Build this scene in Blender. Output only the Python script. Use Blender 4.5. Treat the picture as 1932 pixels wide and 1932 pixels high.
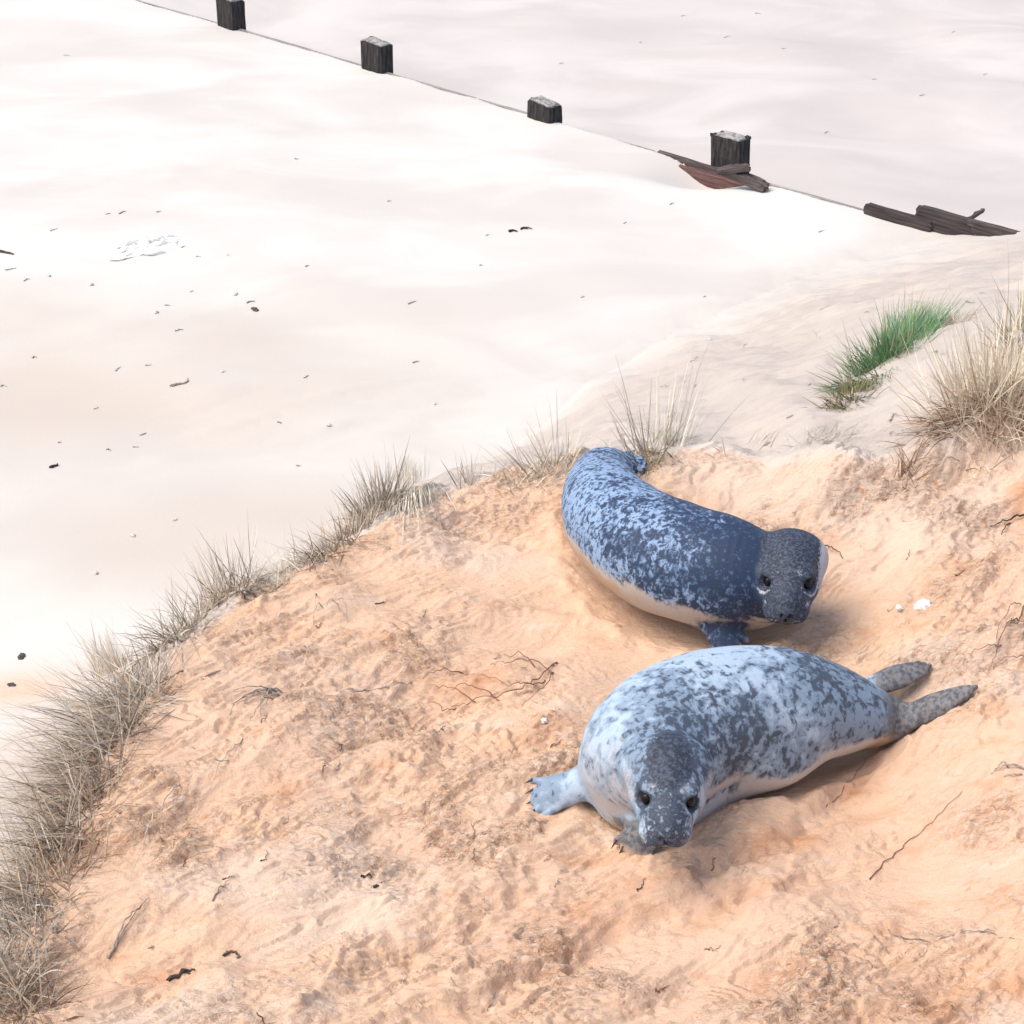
import bpy, bmesh, math, random
import numpy as np
from mathutils import Vector, Matrix

random.seed(7)
rng = np.random.default_rng(11)
S = bpy.context.scene
for o in list(bpy.data.objects):
    bpy.data.objects.remove(o)

# ------------------------------------------------------------------ camera, sky, sun, exposure
CAM_Z, PITCH, FPX = 5.0, math.radians(29.0), 3484.0      # photo measured on a 1932 px square
cam_d = bpy.data.cameras.new('camera')
cam = bpy.data.objects.new('camera', cam_d)
S.collection.objects.link(cam)
cam.location = (0, 0, CAM_Z)
cam.rotation_euler = (math.pi / 2 - PITCH, 0, 0)
cam_d.sensor_fit = 'HORIZONTAL'
cam_d.angle = 2 * math.atan(966 / FPX)
cam_d.clip_start, cam_d.clip_end = 0.05, 6000
S.camera = cam

SUN_EL, SUN_ROT = math.radians(60), math.radians(-104)    # high on the left
world = bpy.data.worlds.new('World')
S.world = world
world.use_nodes = True
wn = world.node_tree.nodes
sky = wn.new('ShaderNodeTexSky')
sky.sky_type = 'NISHITA'
sky.sun_disc = False
sky.sun_elevation, sky.sun_rotation = SUN_EL, SUN_ROT
sky.air_density, sky.dust_density, sky.ozone_density = 1.0, 4.0, 0.6
wn['Background'].inputs['Strength'].default_value = 0.145
world.node_tree.links.new(sky.outputs[0], wn['Background'].inputs['Color'])
sun_d = bpy.data.lights.new('sun', 'SUN')
sun_d.energy, sun_d.angle, sun_d.color = 1.2, math.radians(38), (1.0, 0.93, 0.84)
sun = bpy.data.objects.new('sun', sun_d)
S.collection.objects.link(sun)
sdir = Vector((math.sin(SUN_ROT) * math.cos(SUN_EL), math.cos(SUN_ROT) * math.cos(SUN_EL), math.sin(SUN_EL)))
sun.rotation_euler = (-sdir).to_track_quat('-Z', 'Y').to_euler()
S.view_settings.view_transform = 'Standard'
S.view_settings.look = 'None'
S.view_settings.exposure = 0.82
S.view_settings.gamma = 1.0

# ------------------------------------------------------------------ helpers
FWD = np.array([0, math.cos(PITCH), -math.sin(PITCH)])
UP = np.array([0, math.sin(PITCH), math.cos(PITCH)])
RIGHT = np.array([1.0, 0, 0])
EYE = np.array([0, 0, CAM_Z])


def ray(u, v):
    return RIGHT * (u - 966) / FPX + UP * (966 - v) / FPX + FWD


def P(u, v, z):
    """point of the place at height z"""
    d = ray(u, v)
    return EYE + d * ((z - CAM_Z) / d[2])


def PY(u, v, y):
    d = ray(u, v)
    return EYE + d * (y / d[1])


def sstep(a, b, x):
    t = np.clip((x - a) / (b - a), 0, 1)
    return t * t * (3 - 2 * t)


def _hash(ix, iy, seed):
    h = (ix * 374761393 + iy * 668265263 + seed * 974711) & 0xFFFFFFFF
    h = ((h ^ (h >> 13)) * 1274126177) & 0xFFFFFFFF
    return (h ^ (h >> 16)) & 0xFFFF


def perlin(x, y, seed=0):
    ix, iy = np.floor(x).astype(np.int64), np.floor(y).astype(np.int64)
    fx, fy = x - ix, y - iy
    ux, uy = fx ** 3 * (fx * (fx * 6 - 15) + 10), fy ** 3 * (fy * (fy * 6 - 15) + 10)

    def g(jx, jy, dx, dy):
        a = _hash(jx, jy, seed) * (2 * math.pi / 65536)
        return np.cos(a) * dx + np.sin(a) * dy
    n0 = g(ix, iy, fx, fy) * (1 - ux) + g(ix + 1, iy, fx - 1, fy) * ux
    n1 = g(ix, iy + 1, fx, fy - 1) * (1 - ux) + g(ix + 1, iy + 1, fx - 1, fy - 1) * ux
    return (n0 * (1 - uy) + n1 * uy) * 1.4


def fbm(x, y, seed=0, octv=4, gain=0.5):
    r, a, f = 0, 1.0, 1.0
    for k in range(octv):
        r = r + a * perlin(x * f + 17.3 * k, y * f - 9.1 * k, seed + k)
        a *= gain
        f *= 2.03
    return r


def tag(o, label=None, cat=None, group=None, kind=None):
    if label: o['label'] = label
    if cat: o['category'] = cat
    if group: o['group'] = group
    if kind: o['kind'] = kind
    return o


def link(name, me, mat=None, parent=None):
    o = bpy.data.objects.new(name, me)
    S.collection.objects.link(o)
    if mat: me.materials.append(mat)
    if parent: o.parent = parent
    return o


def empty(name, loc):
    o = bpy.data.objects.new(name, None)
    S.collection.objects.link(o)
    o.location = loc
    o.empty_display_size = 0.1
    return o


def mesh_np(name, verts, faces, smooth=True):
    """verts Nx3, faces Mx4 (quads) or Mx3"""
    verts = np.asarray(verts, dtype=np.float32)
    faces = np.asarray(faces, dtype=np.int32)
    k = faces.shape[1]
    me = bpy.data.meshes.new(name)
    me.vertices.add(len(verts))
    me.vertices.foreach_set('co', verts.ravel())
    me.loops.add(faces.size)
    me.loops.foreach_set('vertex_index', faces.ravel())
    me.polygons.add(len(faces))
    me.polygons.foreach_set('loop_start', np.arange(0, faces.size, k, dtype=np.int32))
    me.polygons.foreach_set('loop_total', np.full(len(faces), k, dtype=np.int32))
    me.update(calc_edges=True)
    if smooth:
        me.polygons.foreach_set('use_smooth', np.ones(len(faces), dtype=bool))
    return me


def fattr(me, name, data):
    a = me.attributes.new(name, 'FLOAT', 'POINT')
    a.data.foreach_set('value', np.asarray(data, dtype=np.float32))


class NT:
    """small node-tree writer"""
    def __init__(self, name):
        self.m = bpy.data.materials.new(name)
        self.m.use_nodes = True
        self.t = self.m.node_tree
        self.bsdf = self.t.nodes['Principled BSDF']

    def n(self, typ, **kw):
        nd = self.t.nodes.new(typ)
        for k, v in kw.items():
            setattr(nd, k, v)
        return nd

    def put(self, sock, val):
        if hasattr(val, 'is_output') or isinstance(val, bpy.types.NodeSocket):
            self.t.links.new(val, sock)
        else:
            sock.default_value = val

    def attr(self, name):
        return self.n('ShaderNodeAttribute', attribute_name=name).outputs['Fac']

    def obj(self):
        return self.n('ShaderNodeTexCoord').outputs['Object']

    def mapping(self, vec, scale=(1, 1, 1), rot=(0, 0, 0), loc=(0, 0, 0)):
        m = self.n('ShaderNodeMapping')
        self.put(m.inputs['Vector'], vec)
        m.inputs['Scale'].default_value = scale
        m.inputs['Rotation'].default_value = rot
        m.inputs['Location'].default_value = loc
        return m.outputs[0]

    def noise(self, vec, scale, detail=3, rough=0.5, dist=0.0):
        nd = self.n('ShaderNodeTexNoise')
        self.put(nd.inputs['Vector'], vec)
        nd.inputs['Scale'].default_value = scale
        nd.inputs['Detail'].default_value = detail
        nd.inputs['Roughness'].default_value = rough
        nd.inputs['Distortion'].default_value = dist
        return nd.outputs['Fac']

    def math(self, op, a, b=0.0, clamp=False):
        nd = self.n('ShaderNodeMath', operation=op, use_clamp=clamp)
        self.put(nd.inputs[0], a)
        self.put(nd.inputs[1], b)
        return nd.outputs[0]

    def mapr(self, x, a, b, c=0.0, d=1.0):
        nd = self.n('ShaderNodeMapRange', interpolation_type='SMOOTHSTEP')
        self.put(nd.inputs[0], x)
        for i, q in enumerate((a, b, c, d)):
            self.put(nd.inputs[i + 1], q)
        return nd.outputs[0]

    def mix(self, f, a, b, mode='MIX'):
        nd = self.n('ShaderNodeMix', data_type='RGBA', blend_type=mode)
        self.put(nd.inputs[0], f)
        for i, c in ((6, a), (7, b)):
            if isinstance(c, tuple): c = (*c, 1.0)[:4]
            self.put(nd.inputs[i], c)
        return nd.outputs[2]

    def ramp(self, f, stops):
        nd = self.n('ShaderNodeValToRGB')
        self.put(nd.inputs[0], f)
        el = nd.color_ramp.elements
        while len(el) < len(stops):
            el.new(0.5)
        for e, (p, c) in zip(el, stops):
            e.position = p
            e.color = (*c, 1)
        return nd.outputs[0]

    def bump(self, h, strength, dist, normal=None):
        nd = self.n('ShaderNodeBump')
        self.put(nd.inputs['Strength'], strength)
        nd.inputs['Distance'].default_value = dist
        self.put(nd.inputs['Height'], h)
        if normal is not None: self.put(nd.inputs['Normal'], normal)
        return nd.outputs[0]

    def done(self, col, rough=0.9, spec=0.2, normal=None):
        self.put(self.bsdf.inputs['Base Color'], (*col, 1.0) if isinstance(col, tuple) else col)
        self.put(self.bsdf.inputs['Roughness'], rough)
        self.put(self.bsdf.inputs['Specular IOR Level'], spec)
        if normal is not None: self.put(self.bsdf.inputs['Normal'], normal)
        return self.m


# ------------------------------------------------------------------ where the two seals lie (needed by the sand as well)
def catmull(pts, n):
    pts = np.asarray(pts, float)
    p = np.vstack([2 * pts[0] - pts[1], pts, 2 * pts[-1] - pts[-2]])
    out = []
    for i in range(len(pts) - 1):
        a, b, c, d = p[i], p[i + 1], p[i + 2], p[i + 3]
        for t in np.linspace(0, 1, n, endpoint=False):
            out.append(0.5 * (2 * b + (c - a) * t + (2 * a - 5 * b + 4 * c - d) * t * t + (3 * b - a - 3 * c + d) * t ** 3))
    out.append(pts[-1])
    return np.array(out)


def spine(rows, n=9):
    return catmull([[*P(u, v, z), r] for u, v, z, r in rows], n)


SPA = spine([(1700, 1362, 1.630, .050), (1648, 1352, 1.660, .090), (1572, 1342, 1.700, .142), (1482, 1337, 1.740, .190),
             (1385, 1345, 1.760, .212), (1295, 1370, 1.765, .215), (1232, 1415, 1.760, .205), (1240, 1440, 1.790, .140)])
SPB = spine([(1168, 874, 1.640, .050), (1142, 890, 1.690, .100), (1136, 926, 1.720, .140), (1155, 976, 1.750, .178),
             (1212, 1026, 1.770, .203), (1282, 1058, 1.780, .210), (1352, 1076, 1.775, .203), (1404, 1086, 1.765, .175), (1424, 1088, 1.775, .145)])


# ------------------------------------------------------------------ the lie of the land
CREST = [(-40, -30, 1.6, 3.0), (-14, -8, 1.6, 2.6), (-5, -1.5, 1.6, 2.4), (-2.4, 1.8, 1.6, 2.3)]
for u, v, z, w in [(-90, 1960, 1.60, 2.3), (10, 1790, 1.60, 2.3), (100, 1640, 1.60, 2.3), (180, 1485, 1.60, 2.4), (262, 1325, 1.60, 2.5),
                   (345, 1222, 1.60, 2.6), (455, 1138, 1.60, 2.7), (585, 1064, 1.60, 2.9), (700, 1000, 1.60, 3.1), (790, 942, 1.60, 3.3),
                   (900, 915, 1.60, 3.6), (1060, 890, 1.60, 4.1), (1230, 866, 1.61, 4.7), (1400, 880, 1.63, 5.4), (1530, 908, 1.68, 6.0),
                   (1640, 900, 1.74, 6.3), (1740, 876, 1.79, 6.6), (1840, 850, 1.83, 6.9), (1932, 825, 1.85, 7.2)]:
    q = P(u, v, z)
    CREST.append((q[0], q[1], z, w))
CREST += [(3.4, 6.9, 1.95, 7.6), (6, 7.5, 2.1, 8), (14, 9, 2.3, 9), (45, 16, 2.4, 12)]
CREST = np.array(CREST)
GROYNE = np.array([P(u, v, 0.0)[:2] for u, v in ((250, 0), (465, 61), (740, 143), (1060, 235), (1435, 345), (1640, 402), (1900, 460))])
gd = (GROYNE[-1] - GROYNE[0]) / np.linalg.norm(GROYNE[-1] - GROYNE[0])
GROYNE = np.vstack([GROYNE[0] - gd * 60, GROYNE, GROYNE[-1] + gd * 2.5])


def poly_dist(x, y, pts, extra=None):
    best = np.full(x.shape, 1e9)
    sign = np.ones(x.shape)
    ex = [np.zeros(x.shape) for _ in (extra or [])]
    for i in range(len(pts) - 1):
        ax, ay = pts[i][:2]
        bx, by = pts[i + 1][:2]
        dx, dy = bx - ax, by - ay
        t = np.clip(((x - ax) * dx + (y - ay) * dy) / (dx * dx + dy * dy), 0, 1)
        px, py = ax + t * dx - x, ay + t * dy - y
        d = np.hypot(px, py)
        m = d < best
        best = np.where(m, d, best)
        cr = dx * (y - ay) - dy * (x - ax)
        sign = np.where(m, np.sign(cr), sign)
        for k, col in enumerate(extra or []):
            ex[k] = np.where(m, pts[i][col] * (1 - t) + pts[i + 1][col] * t, ex[k])
    return best * sign, ex


def seal_dist(x, y):
    d = np.full(x.shape, 1e9)
    for sp in (SPA, SPB):
        for c in sp[::3]:
            d = np.minimum(d, np.hypot(x - c[0], y - c[1]) - c[3] * 0.86)
    return d


LUMPS = [(1700, 1290, 1.6, .06, .03), (1880, 1250, 1.68, .10, .05), (1800, 1420, 1.62, .22, .05), (1910, 1520, 1.66, .18, .05), (1850, 1160, 1.66, .12, -.04), (1760, 1060, 1.64, .12, .035), (870, 1010, 1.6, .10, -.03),
         (1250, 990, 1.6, .10, .02), (760, 1330, 1.58, .18, -.03), (960, 1700, 1.58, .22, .025), (1500, 1800, 1.6, .25, .03), (1750, 1850, 1.65, .25, -.03), (250, 1560, 1.6, .12, .03), (520, 1850, 1.62, .25, .03),  # (u, v, z, radius, height): heaps and scoops of sand one can see
    (1790, 1290, 1.62, .13, .050), (1890, 1360, 1.7, .20, .06), (1560, 905, 1.66, .10, .035), (1480, 890, 1.64, .22, .05), (1340, 872, 1.62, .2, .035),
    (900, 1000, 1.6, .22, -.035), (1040, 1120, 1.57, .25, -.02), (1870, 1010, 1.72, .16, -.05),
    (640, 1160, 1.58, .3, .03), (420, 1400, 1.58, .3, .03), (1150, 1800, 1.58, .35, -.03), (1600, 1640, 1.57, .3, -.02),
    (1300, 1640, 1.55, .10, -.018), (1420, 1590, 1.55, .08, .014), (1100, 1560, 1.55, .14, -.02), (620, 1700, 1.58, .25, .02)]
LUMPW = [(*P(u, v, z)[:2], r, h) for u, v, z, r, h in LUMPS]
TRACKS = [  # furrows dragged through the sand: pixel polyline, width, depth
    ([(1330, 1640), (1480, 1600), (1560, 1520), (1640, 1440)], .035, .016), ([(1740, 1250), (1840, 1180), (1932, 1120)], .05, -.02),
    ([(1500, 1420), (1600, 1380)], .02, .008), ([(600, 1900), (900, 1740), (1000, 1650)], .05, .012),
    ([(1750, 1110), (1800, 1060), (1932, 1000)], .05, .022), ([(1380, 1700), (1600, 1640), (1800, 1500)], .04, .01),
    ([(820, 1000), (900, 1010), (985, 1030)], .03, .012), ([(700, 1500), (900, 1350), (1040, 1290)], .04, .010),
    ([(900, 1900), (1150, 1760), (1400, 1690)], .05, .012)]
TRACKW = [(np.array([P(u, v, 1.57)[:2] for u, v in t]), w, h) for t, w, h in TRACKS]
WA = math.radians(38)          # the way the wind has combed the damp sand


def slope_width(x):
    return np.interp(x, [-4, -1.4, -1.1, -.5, -.28, .2, .5, .85, 1.1, 2, 4, 10, 45], [2.2, 1.9, 2.0, 2.5, 2.9, 3.6, 4.2, 4.7, 5.1, 5.8, 6.6, 8, 10])


def land(x, y, full=False):
    x = np.asarray(x, float)
    y = np.asarray(y, float)
    d, _ = poly_dist(x, y, CREST)
    cw = slope_width(x)
    d = d + 0.05 * perlin(x * 1.6, y * 1.6, 5) + 0.02 * perlin(x * 6, y * 6, 6)
    near = (np.abs(x) < 9) & (y > 2) & (y < 40)
    # --- terrace on which the seals lie
    T = 1.55 + 0.05 * sstep(4.6, 6.4, y) + 0.0 * x
    T = T + 0.30 * sstep(1.05, 2.1, x) + 0.10 * sstep(2.0, 6, x)
    bank = poly_dist(x, y, np.array([P(1500, 985, 1.62)[:2], P(1640, 960, 1.66)[:2], P(1760, 935, 1.7)[:2], P(1990, 880, 1.75)[:2]]))[0]
    T = T + 0.13 * sstep(-.05, .10, bank + .04 * perlin(x * 5, y * 5, 77)) * sstep(0.95, 1.25, x)
    yy = 3.75 - y
    T = T + np.where(yy > 0, 0.55 * yy * yy / (yy + 0.6), 0)
    T = np.minimum(T, 3.45)
    T = T + 0.035 * fbm(x * 1.1, y * 1.1, 21, 3)
    # --- beach
    B = 0.06 * perlin(x * .22, y * .22, 31) + 0.03 * perlin(x * .7, y * .9, 32)
    gdist, _ = poly_dist(x, y, GROYNE)
    far = sstep(0.0, 0.5, gdist)
    B = B * sstep(0.0, 1.2, np.abs(gdist)) * 1.0
    hole = np.exp(-(((x - HOLE[0]) / .42) ** 2 + ((y - HOLE[1]) / .30) ** 2)) if HOLE is not None else 0
    B = B - far * (0.38 + 0.10 * perlin(x * .5, y * .5, 33) + 0.02 * np.clip(gdist, 0, 40)) - 0.16 * hole * (gdist < 0.05)
    B = B + 0.012 * perlin(x * 1.3 + 0.6 * y, y * 2.6 - .6 * x, 34)
    for (u, v, rx, ry) in ((1090, 680, 1.1, .7), (760, 770, 1.3, .6), (560, 800, 1.0, .6), (150, 330, 2.2, 1.2)):
        c = P(u, v, 0)
        g = np.exp(-(((x - c[0]) / rx) ** 2 + ((y - c[1]) / ry) ** 2))
        wob = perlin(x * .9 + u, y * 3.2 - .8 * x, 35) + .5 * perlin(x * 2.3, y * 7 - 2 * x + v, 36)
        B = B + .030 * g * np.maximum(wob, -.1)
    # --- slope between the two
    q = np.clip(d / cw, -1, 2)
    lin = np.clip(q, 0, 1)
    s = .72 * lin + .28 * sstep(0, 1, lin)
    qb = np.clip(q + .05, 0, .10)
    s = np.where(q < .05, .72 * qb * qb / .2 + .28 * sstep(0, 1, np.maximum(q, 0)), s)     # rounded brow
    s = np.clip(s, 0, 1)
    foot = sstep(.75, 1.15, q)
    z = T * (1 - s) + B * s
    slope_m = sstep(-.02, .12, d) * (1 - foot)
    z = z + 0.03 * slope_m * fbm(x * 1.5, y * 1.5, 41, 3) + .028 * slope_m * fbm(x * 3 + y, y * 7 - x, 44, 3)
    terr = 1 - sstep(-.04, .10, d + .04 * perlin(x * 4, y * 4, 51))
    # --- drifts, scoops, furrows
    for lx, ly, r, h in LUMPW:
        z = z + h * np.exp(-((x - lx) ** 2 + (y - ly) ** 2) / (r * r))
    # --- crumbly detail
    sd = seal_dist(x, y)
    calm = np.zeros(x.shape)
    for (u, v, r) in ((1000, 1090, .32), (1180, 1230, .34), (1560, 1560, .28), (930, 1200, .2), (1350, 1300, .3), (1300, 1750, .25), (1700, 1680, .2)):
        p = P(u, v, 1.56)
        calm = np.maximum(calm, np.exp(-((x - p[0]) ** 2 + (y - p[1]) ** 2) / (r * r)))
    rough = np.zeros(x.shape)
    m = near & (y < 8.2) & (np.abs(x) < 3) & (d < .6)
    if m.any():
        xm, ym = x[m], y[m]
        wx, wy = xm + .05 * perlin(xm * 5, ym * 5, 61), ym + .05 * perlin(xm * 5, ym * 5, 62)
        a = wx * math.cos(WA) + wy * math.sin(WA)
        b = -wx * math.sin(WA) + wy * math.cos(WA)
        patch = sstep(-.35, .35, fbm(xm * 1.7, ym * 1.7, 63, 2))
        amt = (0.24 + .80 * patch) * (1 - .85 * calm[m])
        f = fbm(a * 3.2, b * 9.5, 64, 4)
        k = f * 3.0
        fr = k - np.floor(k)
        scarp = (np.floor(k) + sstep(.0, .10, fr)) / 3.0           # small broken ledges of damp sand
        lump = fbm(xm * 16, ym * 16, 65, 3, .6)
        ca, cb = a + .012 * perlin(xm * 30, ym * 30, 81), b + .012 * perlin(xm * 30, ym * 30, 82)
        r1 = 1 - np.abs(fbm(ca * 9, cb * 22, 83, 3, .55)) * 1.9                 # crests of crumbs
        r2 = 1 - np.abs(fbm(ca * 24, cb * 46, 84, 2, .5)) * 1.9
        flake = np.floor(fbm(ca * 7, cb * 15, 85, 3) * 4 + .5) / 4              # broken crust
        grit = perlin(xm * 55, ym * 55, 66) * sstep(-.1, .5, perlin(xm * 7, ym * 7, 67))
        clod = np.maximum(perlin(xm * 34, ym * 34, 86) - .30, 0) * sstep(.0, .5, fbm(xm * 3.1, ym * 3.1, 87, 2))
        rip = fbm(a * 5, b * 30, 68, 2)
        am2 = amt * sstep(-.25, .45, fbm(xm * 3.7, ym * 3.7, 88, 2))
        crease = np.floor(fbm(wx * 2.1 + .5 * wy, b * 5.5, 89, 3) * 4)
        cr_f = fbm(wx * 2.1 + .5 * wy, b * 5.5, 89, 3) * 4
        crease = (np.floor(cr_f) + sstep(0, .07, cr_f - np.floor(cr_f)) - cr_f) * (.4 + .6 * sstep(-.2, .3, fbm(xm * 2.6, ym * 2.6, 91, 2))) * (1 - .7 * calm[m])
        hz = .016 * crease + amt * (0.022 * scarp + .006 * np.maximum(lump, -.3) + .0035 * rip) + am2 * (.009 * np.maximum(r1, 0) + .006 * np.maximum(r2, 0) + .012 * flake) + .005 * grit * amt + .032 * clod * amt
        for tr, w, h in TRACKW:
            td = np.abs(poly_dist(xm, ym, tr)[0]) + .02 * perlin(xm * 14, ym * 14, 69)
            g = np.exp(-(td / w) ** 2)
            hz = hz - h * g + .6 * abs(h) * np.exp(-((td - 1.7 * w) / (.6 * w)) ** 2) * (.6 + .8 * perlin(xm * 25, ym * 25, 70)) + .012 * g * lump
        s_m = sd[m]
        hz = hz * sstep(-.06, .06, s_m) - .030 * (1 - sstep(-.10, .03, s_m)) \
            + .024 * np.exp(-((s_m - .045) / .035) ** 2) * (.35 + perlin(xm * 9, ym * 9, 71)) + .006 * np.exp(-(s_m / .09) ** 2) * np.maximum(lump, 0)
        z[m] = z[m] + hz * (1 - .75 * sstep(.05, .4, d[m]))
        # broad slumped folds running the way the wind combs
        fold = fbm(a * 1.1, b * 3.4, 72, 2)
        z[m] = z[m] + .042 * (1 - np.abs(fold) * 1.6) * (1 - .8 * calm[m]) * sstep(-.02, .15, s_m) * (1 - sstep(.0, .3, d[m]))
        rough[m] = np.clip(amt * 1.1 * (.35 + .65 * sstep(-.25, .45, fbm(xm * 3.7, ym * 3.7, 88, 2))), 0, 1)
    if not full:
        return z
    return z, dict(d=d, terr=terr, slope=slope_m, far=far * (y > 6), rough=rough, foot=foot, gd=gdist)


HOLE = P(1335, 322, 0.0)


def ground_z(x, y):
    return float(land(np.array([x]), np.array([y]))[0])


def hit(u, v):
    """where a line of sight meets the sand"""
    d = ray(u, v)
    t = np.arange(3.5, 40, .02)
    pts = EYE + t[:, None] * d
    below = pts[:, 2] < land(pts[:, 0], pts[:, 1])
    i = int(np.argmax(below)) if below.any() else len(t) - 1
    return pts[max(i - 1, 0)]


def axis(fine_lo, fine_hi, step, mid_lo, mid_hi, mid_step, end):
    v = list(np.arange(fine_lo, fine_hi, step))
    s = step
    while v[-1] < end:
        s = min(s * 1.03, mid_step) if v[-1] < mid_hi else s * 1.22
        v.append(v[-1] + s)
    s = step
    lo = [v[0]]
    while lo[-1] > -end:
        s = min(s * 1.03, mid_step) if lo[-1] > mid_lo else s * 1.22
        lo.append(lo[-1] - s)
    return np.array(lo[:0:-1] + v)


XS = axis(-2.0, 2.05, .0085, -7, 7, .06, 1800)
YS = axis(3.25, 6.9, .0085, 2.6, 26, .06, 1800)
gx, gy = np.meshgrid(XS, YS)
gz, gm = land(gx.ravel(), gy.ravel(), True)
V = np.stack([gx.ravel(), gy.ravel(), gz], 1)
nx, ny = len(XS), len(YS)
idx = np.arange(nx * ny).reshape(ny, nx)
Q = np.stack([idx[:-1, :-1], idx[:-1, 1:], idx[1:, 1:], idx[1:, :-1]], -1).reshape(-1, 4)
# normals of the whole sheet, so that beach and dune meet without a seam
zz = gz.reshape(ny, nx)
dzy, dzx = np.gradient(zz, YS, XS)
N = np.stack([-dzx, -dzy, np.ones_like(zz)], -1).reshape(-1, 3)
N /= np.linalg.norm(N, axis=1)[:, None]

sand = NT('sand')
co = sand.obj()
terr, slope, far, dmp = sand.attr('terr'), sand.attr('slope'), sand.attr('far'), sand.attr('damp')
n1 = sand.noise(co, 1.1, 4, .55, .3)
n2 = sand.noise(sand.mapping(co, (4, 11, 8), (0, 0, -WA)), 1.0, 4, .6, .4)
n3 = sand.noise(co, 28, 4, .65)
n4 = sand.noise(co, 210, 2, .6)
orange = sand.mix(sand.mapr(n1, .3, .7), (.60, .412, .282), (.565, .405, .298))
orange = sand.mix(sand.mapr(n2, .54, .72, 0, .6), orange, (.49, .285, .172))
orange = sand.mix(sand.mapr(n2, .46, .28, 0, .6), orange, (.60, .48, .385))
orange = sand.mix(sand.math('MULTIPLY', sand.attr('moist'), sand.mapr(n3, .3, .6, .55, 1.0)), orange, (.46, .235, .125))
orange = sand.mix(sand.mapr(dmp, 0.0, 1.0, 0, .9), orange, (.60, .47, .37))
nf = sand.noise(sand.mapping(co, (30, 75, 50), (0, 0, -WA)), 1.0, 4, .65, .6)
orange = sand.mix(sand.math('MULTIPLY', sand.mapr(nf, .55, .64, 0, .85), sand.attr('rough')), orange, (.50, .275, .155))
orange = sand.mix(sand.math('MULTIPLY', sand.mapr(nf, .43, .37, 0, .9), sand.attr('rough')), orange, (.63, .52, .43))
orange = sand.mix(sand.mapr(n3, .55, .75, 0, .30), orange, (.50, .29, .17))
slopec = sand.mix(sand.mapr(n1, .35, .65), (.475, .428, .38), (.43, .388, .35))
slopec = sand.mix(sand.mapr(n2, .55, .75, 0, .4), slopec, (.47, .37, .30))
bn = sand.noise(sand.mapping(co, (.38, .62, 1), (0, 0, -.75)), 1.0, 5, .55, .9)
beach_near = sand.mix(sand.mapr(bn, .38, .62), (.575, .565, .53), (.515, .495, .46))
beach_far = sand.mix(sand.mapr(bn, .36, .64), (.53, .508, .482), (.465, .44, .418))
beach_near = sand.mix(sand.attr('warm'), beach_near, (.485, .44, .385))
pale = sand.mix(far, beach_near, beach_far)
pale = sand.mix(slope, pale, slopec)
colr = sand.mix(terr, pale, orange)
grain = sand.math('MULTIPLY', n4, 1.0)
colr = sand.mix(sand.mapr(n4, .35, .75, 0, .22), colr, sand.mix(1.0, colr, (.80, .70, .60), 'MULTIPLY'))
bs = sand.math('ADD', sand.math('MULTIPLY', terr, .72), sand.math('ADD', sand.math('MULTIPLY', slope, .45), .10), True)
b1 = sand.bump(n4, sand.math('MULTIPLY', bs, .45), .004)
b15 = sand.bump(nf, sand.math('MULTIPLY', sand.math('MULTIPLY', bs, 1.0), sand.math('ADD', sand.attr('rough'), .30)), .018, b1)
b2 = sand.bump(n3, sand.math('MULTIPLY', bs, .6), .014, b15)
SAND = sand.done(colr, .95, .1, b2)

pale_rim = np.exp(-((gm['d'] + .12) / .16) ** 2) * sstep(-.2, .6, gx.ravel())
op = hit(30, 1300)
gm['terr'] = np.maximum(gm['terr'], .75 * np.exp(-(((gx.ravel() - op[0]) / .30) ** 2 + ((gy.ravel() - op[1]) / .16) ** 2)))
X_, Y_ = gx.ravel(), gy.ravel()
moist, warm = np.zeros(len(X_)), np.zeros(len(X_))
for u, v, z, rx, ry, k in ((1850, 912, 1.74, .40, .10, 1.0), (1790, 965, 1.68, .30, .12, .85), (1900, 1000, 1.7, .2, .1, .7), (1785, 1292, 1.64, .09, .08, .9), (1490, 1590, 1.56, .22, .07, .7), (1620, 1480, 1.57, .12, .05, .6), (870, 1300, 1.58, .16, .10, .6),
                         (1850, 1890, 1.66, .30, .16, .7), (1480, 1835, 1.6, .16, .05, .8), (1130, 1700, 1.58, .30, .10, .5), (560, 1490, 1.58, .12, .10, .4), (270, 1850, 1.6, .14, .05, .7), (1610, 1010, 1.63, .16, .10, .6),
                         (1575, 928, 1.66, .08, .04, .9), (1500, 905, 1.65, .06, .03, .7), (860, 1030, 1.6, .10, .06, .5), (1400, 1700, 1.57, .35, .06, .4), (1000, 1400, 1.57, .25, .06, .35)):
    c = P(u, v, z)
    dx, dy = X_ - c[0], Y_ - c[1]
    a_, b_ = dx * math.cos(WA * .6) + dy * math.sin(WA * .6), -dx * math.sin(WA * .6) + dy * math.cos(WA * .6)
    moist = np.maximum(moist, k * np.exp(-(a_ / rx) ** 2 - (b_ / ry) ** 2))
moist = np.clip(moist * (1.0 + .9 * fbm(X_ * 6, Y_ * 6, 95, 3)), 0, 1)
for u, v, rx, ry, k in ((250, 720, 2.2, 1.3, .9), (500, 1010, 1.8, .8, .8), (60, 640, 1.2, 1.0, .6)):
    c = P(u, v, 0)
    warm = np.maximum(warm, k * np.exp(-((X_ - c[0]) / rx) ** 2 - ((Y_ - c[1]) / ry) ** 2) * (1 + .5 * perlin(X_ * .8, Y_ * 1.3, 96)))
warm = np.clip(warm, 0, 1)
damp = np.clip(pale_rim + .8 * sstep(.15, .6, fbm(gx.ravel() * .9, gy.ravel() * .9, 90, 3)) , 0, 1)


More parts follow.
